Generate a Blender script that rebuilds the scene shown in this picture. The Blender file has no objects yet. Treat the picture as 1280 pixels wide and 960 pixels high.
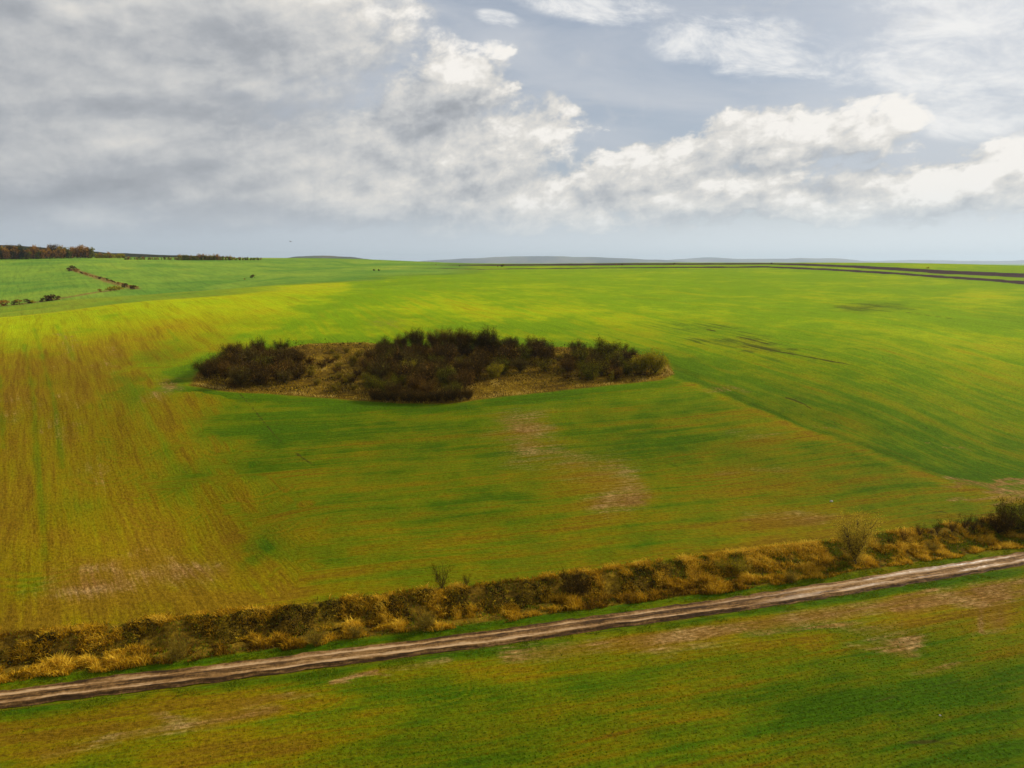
import bpy, math, random
import numpy as np
from mathutils import Vector

R = math.radians
rnd = random.Random(7)
rng = np.random.default_rng(7)
scn = bpy.context.scene
col = scn.collection

# ------------------------------------------------------------------ camera, world, sun, exposure
EYE = 45.0                                   # metres above the dirt road
PITCH = R(9.7)
FPX = 887.0                                  # focal length in pixels of a 1280 px wide picture
cam = bpy.data.cameras.new("camera")
cam.sensor_width = 36.0
cam.lens = 36.0 * FPX / 1280.0
cam.clip_start = 1.0
cam.clip_end = 120000.0
camo = bpy.data.objects.new("camera", cam)
col.objects.link(camo)
camo.location = (0, 0, EYE)
camo.rotation_euler = (R(90) - PITCH, 0, 0)
scn.camera = camo

SUN_AZ, SUN_EL = 66.0, 28.0                  # clockwise from +Y, and above the horizon
SUN_STRENGTH = 4.8
SKY_STRENGTH = 0.10
EXPOSURE = 0.0
scn.view_settings.view_transform = 'Standard'
scn.view_settings.look = 'None'
scn.view_settings.exposure = EXPOSURE
scn.view_settings.gamma = 1.0
scn.view_settings.use_curve_mapping = False
sun = bpy.data.lights.new("sun", 'SUN')
sun.energy = SUN_STRENGTH
sun.angle = R(0.5)
sun.color = (1.0, 0.93, 0.80)
suno = bpy.data.objects.new("sun", sun)
col.objects.link(suno)
sd = Vector((math.sin(R(SUN_AZ)) * math.cos(R(SUN_EL)), math.cos(R(SUN_AZ)) * math.cos(R(SUN_EL)), math.sin(R(SUN_EL))))
suno.rotation_euler = sd.to_track_quat('Z', 'Y').to_euler()
suno.location = (60, 40, 120)


def pdir(px, py):
    """unit-free direction of the photograph's pixel"""
    r = (px - 640.0) / FPX
    u = (480.0 - py) / FPX
    return (r, math.cos(PITCH) + u * math.sin(PITCH), -math.sin(PITCH) + u * math.cos(PITCH))


def azel(px, py):
    x, y, z = pdir(px, py)
    return math.degrees(math.atan2(x, y)), math.degrees(math.atan2(z, math.hypot(x, y)))


# ------------------------------------------------------------------ node helper
class NT:
    def __init__(s, tree):
        s.t = tree
        s.n = tree.nodes
        s.l = tree.links

    def put(s, sock, v):
        if v is None:
            return
        if isinstance(v, bpy.types.NodeSocket):
            s.l.new(v, sock)
        else:
            if isinstance(v, (tuple, list)) and sock.type == 'RGBA' and len(v) == 3:
                v = (*v, 1.0)
            sock.default_value = v

    def m(s, op, a, b=None, c=None, clamp=False):
        n = s.n.new('ShaderNodeMath')
        n.operation = op
        n.use_clamp = clamp
        s.put(n.inputs[0], a)
        s.put(n.inputs[1], b)
        s.put(n.inputs[2], c)
        return n.outputs[0]

    def add(s, a, b): return s.m('ADD', a, b)
    def sub(s, a, b): return s.m('SUBTRACT', a, b)
    def mul(s, a, b): return s.m('MULTIPLY', a, b)
    def mad(s, a, b, c): return s.m('MULTIPLY_ADD', a, b, c)
    def clamp(s, a): return s.m('ADD', a, 0.0, clamp=True)

    def smooth(s, x, e0, e1, o0=0.0, o1=1.0):
        n = s.n.new('ShaderNodeMapRange')
        n.interpolation_type = 'SMOOTHSTEP'
        s.put(n.inputs['Value'], x)
        s.put(n.inputs['From Min'], e0)
        s.put(n.inputs['From Max'], e1)
        s.put(n.inputs['To Min'], o0)
        s.put(n.inputs['To Max'], o1)
        return n.outputs['Result']

    def xyz(s, x=0.0, y=0.0, z=0.0):
        n = s.n.new('ShaderNodeCombineXYZ')
        for k, v in enumerate((x, y, z)):
            s.put(n.inputs[k], v)
        return n.outputs[0]

    def sep(s, v):
        n = s.n.new('ShaderNodeSeparateXYZ')
        s.put(n.inputs[0], v)
        return n.outputs

    def noise(s, vec, scale=1.0, detail=3.0, rough=0.5, dist=0.0, lac=2.0):
        n = s.n.new('ShaderNodeTexNoise')
        s.put(n.inputs['Vector'], vec)
        s.put(n.inputs['Scale'], scale)
        s.put(n.inputs['Detail'], detail)
        s.put(n.inputs['Roughness'], rough)
        s.put(n.inputs['Lacunarity'], lac)
        s.put(n.inputs['Distortion'], dist)
        return n.outputs[0]

    def mix(s, f, a, b, mode='MIX'):
        n = s.n.new('ShaderNodeMix')
        n.data_type = 'RGBA'
        n.blend_type = mode
        n.clamp_factor = True
        s.put(n.inputs[0], f)
        s.put(n.inputs[6], a)
        s.put(n.inputs[7], b)
        return n.outputs[2]

    def ramp(s, f, stops):
        n = s.n.new('ShaderNodeValToRGB')
        cr = n.color_ramp
        while len(cr.elements) < len(stops):
            cr.elements.new(0.5)
        for e, (p, c) in zip(cr.elements, stops):
            e.position = p
            e.color = (*c, 1.0)
        s.put(n.inputs[0], f)
        return n.outputs[0]

    def attr(s, name):
        n = s.n.new('ShaderNodeAttribute')
        n.attribute_name = name
        return n

    def bump(s, h, strength=0.5, dist=0.1):
        n = s.n.new('ShaderNodeBump')
        s.put(n.inputs['Height'], h)
        s.put(n.inputs['Strength'], strength)
        s.put(n.inputs['Distance'], dist)
        return n.outputs[0]


def new_mat(name):
    m = bpy.data.materials.new(name)
    m.use_nodes = True
    m.node_tree.nodes.clear()
    nt = NT(m.node_tree)
    out = nt.n.new('ShaderNodeOutputMaterial')
    return m, nt, out


def principled(nt, out, color, rough=0.8, normal=None, spec=0.3):
    p = nt.n.new('ShaderNodeBsdfPrincipled')
    nt.put(p.inputs['Base Color'], color)
    nt.put(p.inputs['Roughness'], rough)
    nt.put(p.inputs['Specular IOR Level'], spec)
    if normal is not None:
        nt.put(p.inputs['Normal'], normal)
    nt.l.new(p.outputs[0], out.inputs[0])
    return p


# ------------------------------------------------------------------ sky: NISHITA plus clouds laid out by direction
world = bpy.data.worlds.new("World")
scn.world = world
world.use_nodes = True
world.node_tree.nodes.clear()


def build_sky():
    g = bpy.data.node_groups.new("cloud_density", 'ShaderNodeTree')
    g.interface.new_socket("az", in_out='INPUT', socket_type='NodeSocketFloat')
    g.interface.new_socket("el", in_out='INPUT', socket_type='NodeSocketFloat')
    g.interface.new_socket("density", in_out='OUTPUT', socket_type='NodeSocketFloat')
    q = NT(g)
    gi = g.nodes.new('NodeGroupInput')
    go = g.nodes.new('NodeGroupOutput')
    az, el = gi.outputs[0], gi.outputs[1]
    # slow and quick warps so that no outline stays an ellipse
    w1 = q.n.new('ShaderNodeTexNoise')
    q.put(w1.inputs['Vector'], q.xyz(q.mul(az, 0.10), q.mul(el, 0.17), 3.1))
    q.put(w1.inputs['Scale'], 1.0)
    q.put(w1.inputs['Detail'], 6.0)
    q.put(w1.inputs['Roughness'], 0.62)
    wx, wy, wz = q.sep(w1.outputs['Color'])
    azw = q.mad(q.sub(wx, 0.5), 13.0, az)
    elw = q.mad(q.sub(wy, 0.5), 7.0, el)

    def ell(px, py, rx, ry, w, tilt=0.0):
        a0, e0 = azel(px, py)
        k = 0.0615                          # degrees per pixel near the middle of the sky
        ca, sa = math.cos(R(tilt)), math.sin(R(tilt))
        dx, dy = q.sub(azw, a0), q.sub(elw, e0)
        u = q.mad(dx, ca / (rx * k), q.mul(dy, sa / (rx * k)))
        v = q.mad(dy, ca / (ry * k), q.mul(dx, -sa / (ry * k)))
        d2 = q.mad(u, u, q.mul(v, v))
        return q.mul(q.m('MAXIMUM', q.sub(1.0, d2), 0.0), w)

    blobs = [
        # upper left deck
        (20, 40, 380, 170, 1.35, 0), (300, 10, 270, 110, 1.05, 0), (80, 190, 380, 110, 1.3, 0),
        # middle bank and its towers
        (330, 200, 340, 85, 1.15, 6), (550, 118, 95, 60, 1.15, 20), (600, 190, 150, 75, 1.05, 0), (690, 160, 50, 50, 0.75, 0),
        (470, 245, 360, 60, 1.1, 0), (110, 265, 340, 42, 0.95, 0),
        # right bank
        (800, 220, 120, 48, 1.05, 12), (900, 190, 150, 48, 1.15, 12), (1010, 172, 115, 44, 1.1, 18), (1095, 160, 60, 36, .9, 30),
        (880, 248, 260, 44, 1.05, 0), (700, 255, 140, 46, 0.95, 0),
        # far right heap
        (1225, 222, 105, 40, 1.7, 8), (1130, 235, 120, 34, 1.0, 0), (1330, 200, 120, 60, 1.1, 0), (1060, 258, 220, 30, 0.85, 0),
    ]
    tot = None
    for b in blobs:
        e = ell(*b)
        tot = e if tot is None else q.m('SMOOTH_MAX', tot, e, 0.25)
    # the rest of the round of the sky: the same kind of broken cloud
    away = q.smooth(q.m('ABSOLUTE', az), 42.0, 62.0)
    up = q.smooth(el, 21.0, 30.0)
    out = q.m('MAXIMUM', away, up)
    low = q.noise(q.xyz(q.mul(az, 0.035), q.mul(el, 0.075), 21.0), 1.0, 3.0, 0.5)
    gen = q.mul(q.smooth(low, 0.42, 0.62), q.mul(q.smooth(el, 1.0, 6.0), 1.1))
    cover = q.add(q.mul(tot, q.sub(1.0, out)), q.mul(gen, out))
    # billows: streaky, leaning the way the wind drags them
    el2 = q.mad(az, -0.10, el)
    f = q.noise(q.xyz(q.mul(az, 0.17), q.mul(el2, 0.30), 0.0), 1.0, 10.0, 0.60, 0.35)
    f2 = q.noise(q.xyz(q.mul(az, 0.50), q.mul(el2, 0.66), 4.0), 1.0, 9.0, 0.62, 0.3)
    soft = q.smooth(az, -24.0, 4.0, 0.30, 1.0)         # the old deck on the left is smoother than the heaps on the right
    d = q.add(cover, q.add(q.mul(q.sub(f, 0.5), q.mad(soft, 0.9, 0.9)), q.mul(q.mul(q.sub(f2, 0.5), 1.55), soft)))
    d = q.mul(d, q.smooth(cover, 0.0, 0.35))
    q.l.new(d, go.inputs[0])

    t = NT(world.node_tree)
    outw = t.n.new('ShaderNodeOutputWorld')
    bg = t.n.new('ShaderNodeBackground')
    bg.inputs['Strength'].default_value = SKY_STRENGTH
    t.l.new(bg.outputs[0], outw.inputs[0])
    tc = t.n.new('ShaderNodeTexCoord')
    x, y, z = t.sep(tc.outputs['Generated'])
    az = t.mul(t.m('ARCTAN2', x, y), 57.29578)
    el = t.mul(t.m('ARCSINE', z), 57.29578)
    sky = t.n.new('ShaderNodeTexSky')
    sky.sky_type = 'NISHITA'
    sky.sun_disc = False
    sky.sun_elevation = R(SUN_EL)
    sky.sun_rotation = R(SUN_AZ)
    sky.air_density = 1.0
    sky.dust_density = 1.5
    sky.ozone_density = 1.5

    def dens(a, e):
        n = t.n.new('ShaderNodeGroup')
        n.node_tree = g
        t.put(n.inputs[0], a)
        t.put(n.inputs[1], e)
        return n.outputs[0]
    dn = dens(az, el)
    d1 = dens(t.add(az, 0.7), t.add(el, 0.9))
    d2 = dens(t.add(az, 2.2), t.add(el, 2.8))
    side = t.smooth(az, -36.0, 34.0)                      # clouds nearer the sun are brighter
    crisp = t.smooth(az, -22.0, 6.0)
    alpha = t.smooth(dn, t.mul(crisp, 0.10), t.mad(crisp, -0.22, 0.90))
    lit = t.add(t.mul(t.sub(dn, d1), 0.34), t.mul(t.sub(dn, d2), 0.36))
    tone = t.noise(t.xyz(t.mul(az, 0.065), t.mul(t.mad(az, -0.12, el), 0.21), 33.0), 1.0, 5.0, 0.52, 0.3)
    base = t.add(t.mad(side, 0.32, 0.39), t.mul(t.sub(tone, 0.5), 1.5))
    shade = t.clamp(t.add(lit, base))
    K = 1.0 / SKY_STRENGTH
    ccol = t.ramp(shade, [(0.0, (0.31, 0.325, 0.355)), (0.30, (0.42, 0.435, 0.46)), (0.55, (0.59, 0.59, 0.585)), (0.80, (0.77, 0.74, 0.69)), (1.0, (0.97, 0.93, 0.87))])
    # thin high veil over the blue
    veil = t.noise(t.xyz(t.mul(az, 0.05), t.mul(t.sub(el, t.mul(az, -0.06)), 0.22), 7.0), 1.0, 7.0, 0.58, 0.5)
    veilf = t.smooth(veil, 0.34, 0.68, 0.0, 0.8)
    a0, e0 = azel(1250, 40)
    dx, dy = t.mul(t.sub(az, a0), 1 / 15.0), t.mul(t.sub(el, e0), 1 / 8.0)
    tr = t.m('MAXIMUM', t.sub(1.0, t.mad(dx, dx, t.mul(dy, dy))), 0.0)
    wisp = t.noise(t.xyz(t.mad(el, 0.06, t.mul(az, 0.20)), t.mad(az, 0.05, t.mul(el, 0.46)), 12.0), 1.0, 9.0, 0.66, 0.3)
    w1 = None
    for (px, py, rx, ry) in ((930, 58, 9.0, 2.6), (1120, 98, 8.0, 2.2), (1230, 80, 8.0, 5.0), (740, 5, 7.5, 1.6), (1240, 10, 10.0, 5.0), (625, 24, 2.2, .7), (1190, 150, 5.0, 1.6)):
        a0, e0 = azel(px, py)
        dx = t.mul(t.sub(az, a0), 1 / rx)
        dy = t.mul(t.add(t.sub(el, e0), t.mul(t.sub(az, a0), 0.16)), 1 / ry)
        e = t.m('MAXIMUM', t.sub(1.0, t.mad(dx, dx, t.mul(dy, dy))), 0.0)
        w1 = e if w1 is None else t.m('MAXIMUM', w1, e)
    wf = t.mul(t.smooth(t.add(wisp, t.mul(w1, .20)), 0.50, 0.86), t.smooth(w1, 0.0, 0.6))
    hazef = t.smooth(el, 5.6, 0.3)
    skyc = t.mix(0.66, sky.outputs[0], tuple(K * c for c in (0.405, 0.45, 0.53)))
    skyc = t.mix(veilf, skyc, tuple(K * c for c in (0.56, 0.59, 0.64)))
    lowc = t.mix(side, tuple(K * c for c in (0.52, 0.575, 0.64)), tuple(K * c for c in (0.80, 0.865, 0.89)))
    skyc = t.mix(t.mul(hazef, 0.95), skyc, lowc)
    skyc = t.mix(t.mul(tr, 0.45), skyc, tuple(K * c for c in (0.74, 0.75, 0.77)))
    skyc = t.mix(t.mul(wf, 0.9), skyc, tuple(K * c for c in (0.92, 0.91, 0.89)))
    cc = t.mix(1.0, ccol, (K, K, K), 'MULTIPLY')
    cc = t.mix(t.mul(hazef, 0.80), cc, lowc)
    a2 = t.mul(alpha, t.smooth(el, 0.6, 2.9, 0.0, 0.97))
    t.l.new(t.mix(a2, skyc, cc), bg.inputs[0])


build_sky()
world.cycles.sampling_method = 'MANUAL'
world.cycles.sample_map_resolution = 256


# ------------------------------------------------------------------ numpy noise
def hash2(ix, iy, seed):
    n = (ix.astype(np.int64) * 374761393 + iy.astype(np.int64) * 668265263 + seed * 144269504) & 0xffffffff
    n = ((n ^ (n >> 13)) * 1274126177) & 0xffffffff
    n = ((n ^ (n >> 15)) * 2246822519) & 0xffffffff
    return ((n ^ (n >> 16)) & 0xffffff) / float(0xffffff)


def vnoise(x, y, seed=0):
    ix, iy = np.floor(x), np.floor(y)
    fx, fy = x - ix, y - iy
    fx, fy = fx * fx * (3 - 2 * fx), fy * fy * (3 - 2 * fy)
    a, b = hash2(ix, iy, seed), hash2(ix + 1, iy, seed)
    c, d = hash2(ix, iy + 1, seed), hash2(ix + 1, iy + 1, seed)
    return (a * (1 - fx) + b * fx) * (1 - fy) + (c * (1 - fx) + d * fx) * fy


def fbm(x, y, seed=0, octv=4, gain=0.5):
    s, a, t = 0.0, 1.0, 0.0
    for k in range(octv):
        s = s + a * vnoise(x, y, seed + 17 * k)
        t += a
        a *= gain
        x, y = x * 2.03 + 11.3, y * 2.03 + 5.7
    return s / t


def sstep(x, a, b):
    t = np.clip((x - a) / (b - a), 0, 1)
    return t * t * (3 - 2 * t)


# ------------------------------------------------------------------ the lie of the land
def flat_cast(px, py, z=0.0):
    x, y, w = pdir(px, py)
    t = (z - EYE) / w
    return x * t, y * t


_rp = [flat_cast(px, py, 0) for px, py in ((0, 873), (160, 851), (320, 833), (480, 814), (640, 793), (850, 763), (1065, 729), (1280, 698))]
_rc = np.polyfit([p[0] for p in _rp], [p[1] for p in _rp], 2)


def road_y(x):
    x = np.asarray(x, float)
    xc = np.clip(x, -70, 95)
    y = np.polyval(_rc, xc)
    return y + (x - xc) * np.polyval(np.polyder(_rc), xc)


def road_slope(x):
    return np.polyval(np.polyder(_rc), np.clip(x, -70, 95))


def road_s(x, y):
    """signed distance from the middle of the road, positive on the far side"""
    return (y - road_y(x)) / np.sqrt(1 + road_slope(x) ** 2)


def road_pt(x, s):
    m = road_slope(x)
    k = 1 / np.sqrt(1 + m * m)
    return x - m * k * s, road_y(x) + k * s


# per column of the photograph: (pixel row, distance) where the ground is seen; heights follow from the eye
COLS = {
    -260: [98, (600, 172), (500, 235), (430, 325), (400, 420), ('z', 500, 12), ('z', 640, 10), (350, 900), (326, 1250), (321, 1400)],
    0: [99, (700, 126), (600, 167), (500, 225), (430, 310), (397, 400), ('z', 455, 15.2), (391, 520), ('z', 570, 11), (383, 640), (350, 900), (326, 1250), (322, 1380)],
    100: [97, (700, 122), (600, 159), (500, 214), (430, 294), (386, 400), ('z', 460, 18.5), (378, 560), ('z', 610, 17.5), (369, 660), (345, 900), (324, 1240), (321, 1380)],
    200: [96, (700, 119), (600, 152), (500, 205), (430, 280), (375, 400), ('z', 470, 21.5), (367, 590), ('z', 640, 19.5), (359, 720), (343, 900), (325, 1250), (322, 1400)],
    400: [94, (600, 141), (500, 196), (430, 262), (385, 345), (361, 450), ('z', 530, 27), (352, 640), (340, 880), (327, 1200), (323, 1400)],
    640: [97, (600, 136), (500, 190), (430, 250), (380, 360), (350, 560), (338, 800), (329.6, 1150)],
    860: [107, (600, 141), (500, 196), (430, 262), (380, 385), (350, 585), (335, 830), (328.2, 1080)],
    1080: [123, (600, 152), (560, 172), (500, 208), (430, 275), (380, 400), (350, 610), (337, 800), (328.4, 1020)],
    1280: [147, (600, 174), (560, 200), (500, 243), (450, 290), (380, 430), (357, 580), (343, 760), (332.5, 980)],
    1560: [182, (600, 205), (560, 230), (450, 320), (380, 470), (365, 600), (352, 780), (345, 980)],
}


def pchip(xs, ys, xq):
    xs, ys = np.array(xs, float), np.array(ys, float)
    h = np.diff(xs)
    d = np.diff(ys) / h
    m = np.zeros(len(xs))
    m[0], m[-1] = d[0], d[-1]
    for i in range(1, len(xs) - 1):
        if d[i - 1] * d[i] > 0:
            w1, w2 = 2 * h[i] + h[i - 1], h[i] + 2 * h[i - 1]
            m[i] = (w1 + w2) / (w1 / d[i - 1] + w2 / d[i])
    xq = np.clip(xq, xs[0], xs[-1])
    i = np.clip(np.searchsorted(xs, xq) - 1, 0, len(h) - 1)
    t = (xq - xs[i]) / h[i]
    return ((2 * t ** 3 - 3 * t ** 2 + 1) * ys[i] + (t ** 3 - 2 * t ** 2 + t) * h[i] * m[i]
            + (-2 * t ** 3 + 3 * t ** 2) * ys[i + 1] + (t ** 3 - t ** 2) * h[i] * m[i + 1])


BANK = 1.35
_NR, _NA = 760, 361
_lr = np.linspace(math.log(20.0), math.log(56000.0), _NR)
_az = np.linspace(-180, 180, _NA)
_raz, _rows = [], []
for px, ctl in COLS.items():
    rr, zz = [0.0, 60.0, float(ctl[0])], [0.0, 0.0, 0.0]
    for c in ctl[1:]:
        if c[0] == 'z':
            rr.append(c[1]); zz.append(c[2] - BANK)
            continue
        x, y, w = pdir(px, c[0])
        rr.append(c[1]); zz.append(EYE + c[1] * w / math.hypot(x, y) - BANK)
    zl = zz[-1]
    rr += [1700, 2300, 3200, 5000, 56000]
    zz += [zl - 4, zl - 22, zl - 40, 0, 0] if px > 500 else [zl + 2, zl - 14, zl - 34, 4, 0]
    x, y, _ = pdir(px, 400)
    _raz.append(math.degrees(math.atan2(x, y)))
    _rows.append(pchip(rr, zz, np.exp(_lr)))
_rows = np.array(_rows)
_T = np.zeros((_NA, _NR))
for j in range(_NR):
    _T[:, j] = pchip(_raz, _rows[:, j], _az)
_mean = _rows.mean(0)
_f = sstep(np.abs(_az), 65, 130)[:, None]
_T = _T * (1 - _f) + _mean[None] * _f


def _blur(a, n, axis):
    for _ in range(n):
        p = np.concatenate([np.take(a, [0], axis), a, np.take(a, [-1], axis)], axis)
        s0 = [slice(None)] * 2; s1 = [slice(None)] * 2; s2 = [slice(None)] * 2
        s0[axis], s1[axis], s2[axis] = slice(0, -2), slice(1, -1), slice(2, None)
        a = 0.25 * p[tuple(s0)] + 0.5 * p[tuple(s1)] + 0.25 * p[tuple(s2)]
    return a


_T = _blur(_blur(_T, 3, 0), 10, 1)


def terrain(x, y, detail=True):
    x, y = np.asarray(x, float), np.asarray(y, float)
    r = np.hypot(x, y)
    a = np.degrees(np.arctan2(x, y))
    fa = np.clip((a + 180) / 360 * (_NA - 1), 0, _NA - 1.001)
    fr = np.clip((np.log(np.maximum(r, 20.0)) - _lr[0]) / (_lr[1] - _lr[0]), 0, _NR - 1.001)
    ia, ir = fa.astype(int), fr.astype(int)
    ta, tr = fa - ia, fr - ir
    z = (_T[ia, ir] * (1 - ta) + _T[ia + 1, ir] * ta) * (1 - tr) + (_T[ia, ir + 1] * (1 - ta) + _T[ia + 1, ir + 1] * ta) * tr
    s = road_s(x, y)
    wob = (fbm(x * 0.13, y * 0.13, 5, 3) - 0.5) * 3.6 * sstep(s, 3.5, 6)
    ease = sstep(x, 15, 60)
    lo, hi = 7.6 - 3.4 * ease, 10.4 + 2.0 * ease
    q = np.clip((s + wob - lo) / (hi - lo), 0, 1)
    z = z + BANK * q * q * (3 - 2 * q) - 0.45 * (1 - ease) * np.exp(-((s + wob - 7.0) / 1.0) ** 2)
    z = z + (fbm(x * .45, y * .45, 6, 3) - .5) * 0.9 * sstep(s, 4, 6) * (1 - sstep(s, 9.5, 11.5))
    z = z - 0.34 * np.exp(-(s / 2.3) ** 6)
    if detail:
        z = z + (fbm(x * 0.05, y * 0.05, 1, 3) - 0.5) * 0.55 * sstep(np.abs(s), 3, 14)
    return z


_cr = np.exp(np.linspace(math.log(45), math.log(2600), 5000))


def cast(px, py):
    """where the sight line through a pixel of the photograph meets the ground"""
    x, y, w = pdir(px, py)
    h = math.hypot(x, y)
    zs = terrain(_cr * x / h, _cr * y / h)
    below = np.nonzero(EYE + _cr * w / h <= zs)[0]
    if len(below) == 0:
        k = int(np.argmin(EYE + _cr * w / h - zs + (_cr > 1450) * 1e3))
    else:
        k = below[0]
    return _cr[k] * x / h, _cr[k] * y / h


def gz(x, y):
    return float(terrain(np.array([x]), np.array([y]))[0])


def mesh_obj(name, verts, faces, mats, parent=None, link=True, smooth=False, fmat=None):
    me = bpy.data.meshes.new(name)
    verts = np.asarray(verts, np.float32)
    if isinstance(faces, np.ndarray):
        n, k = faces.shape
        me.vertices.add(len(verts))
        me.vertices.foreach_set('co', verts.ravel())
        me.loops.add(n * k)
        me.loops.foreach_set('vertex_index', faces.astype(np.int32).ravel())
        me.polygons.add(n)
        me.polygons.foreach_set('loop_start', np.arange(0, n * k, k, dtype=np.int32))
        me.update(calc_edges=True)
    else:
        me.from_pydata(verts.tolist(), [], faces)
        me.update()
    for m in (mats if isinstance(mats, (list, tuple)) else [mats]):
        me.materials.append(m)
    if fmat is not None:
        me.polygons.foreach_set('material_index', np.asarray(fmat, np.int32))
    if smooth:
        me.polygons.foreach_set('use_smooth', np.ones(len(me.polygons), bool))
    if not link:
        return me
    o = bpy.data.objects.new(name, me)
    col.objects.link(o)
    o.parent = parent
    return o


def put_attr(me, name, typ, data, dom='POINT'):
    a = me.attributes.new(name, typ, dom)
    key = {'FLOAT': 'value', 'FLOAT_COLOR': 'color', 'FLOAT2': 'vector', 'FLOAT_VECTOR': 'vector'}[typ]
    a.data.foreach_set(key, np.asarray(data, np.float32).ravel())


def tag(o, label=None, cat=None, group=None, kind=None):
    for k, v in (('label', label), ('category', cat), ('group', group), ('kind', kind)):
        if v:
            o[k] = v
    return o


# ------------------------------------------------------------------ what grows where (world-space masks)
def poly_sd(x, y, pts):
    """signed distance to a closed polygon, negative inside"""
    d = np.full(x.shape, 1e9)
    ins = np.zeros(x.shape, bool)
    n = len(pts)
    for i in range(n):
        ax, ay = pts[i]
        bx, by = pts[(i + 1) % n]
        ex, ey = bx - ax, by - ay
        t = np.clip(((x - ax) * ex + (y - ay) * ey) / (ex * ex + ey * ey), 0, 1)
        d = np.minimum(d, np.hypot(x - ax - t * ex, y - ay - t * ey))
        c = ((ay > y) != (by > y)) & (x < (bx - ax) * (y - ay) / (by - ay + 1e-12) + ax)
        ins ^= c
    return np.where(ins, -d, d)


def line_d(x, y, pts):
    d = np.full(x.shape, 1e9)
    for (ax, ay), (bx, by) in zip(pts[:-1], pts[1:]):
        ex, ey = bx - ax, by - ay
        t = np.clip(((x - ax) * ex + (y - ay) * ey) / (ex * ex + ey * ey), 0, 1)
        d = np.minimum(d, np.hypot(x - ax - t * ex, y - ay - t * ey))
    return d


GROVE = [cast(*p) for p in ((241, 482), (285, 490), (330, 492), (420, 498), (500, 505), (560, 504), (620, 497), (700, 488), (780, 480), (825, 475), (843, 468),
                            (836, 455), (790, 441), (720, 434), (690, 434), (560, 437), (455, 428), (385, 430), (290, 447), (248, 466))]
LEFT_B = sorted([cast(*p)[::-1] for p in ((300, 762), (268, 650), (285, 560), (250, 490), (215, 465), (330, 425), (430, 370), (460, 352))])
RIGHT_B = sorted([cast(*p) for p in ((215, 470), (300, 450), (480, 440), (690, 440), (770, 436), (840, 468), (935, 505), (1000, 532), (1100, 566), (1200, 600), (1250, 614), (1330, 640))])
a0, a1 = cast(870, 472), cast(1200, 600)
DIR_R = math.atan2(a1[1] - a0[1], a1[0] - a0[0])
a0, a1 = cast(52, 560), cast(42, 415)
DIR_L = math.atan2(a1[1] - a0[1], a1[0] - a0[0])


def left_x(y):
    return np.interp(y, [p[0] for p in LEFT_B], [p[1] for p in LEFT_B])


def right_y(x):
    return np.interp(x, [p[0] for p in RIGHT_B], [p[1] for p in RIGHT_B])


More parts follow.
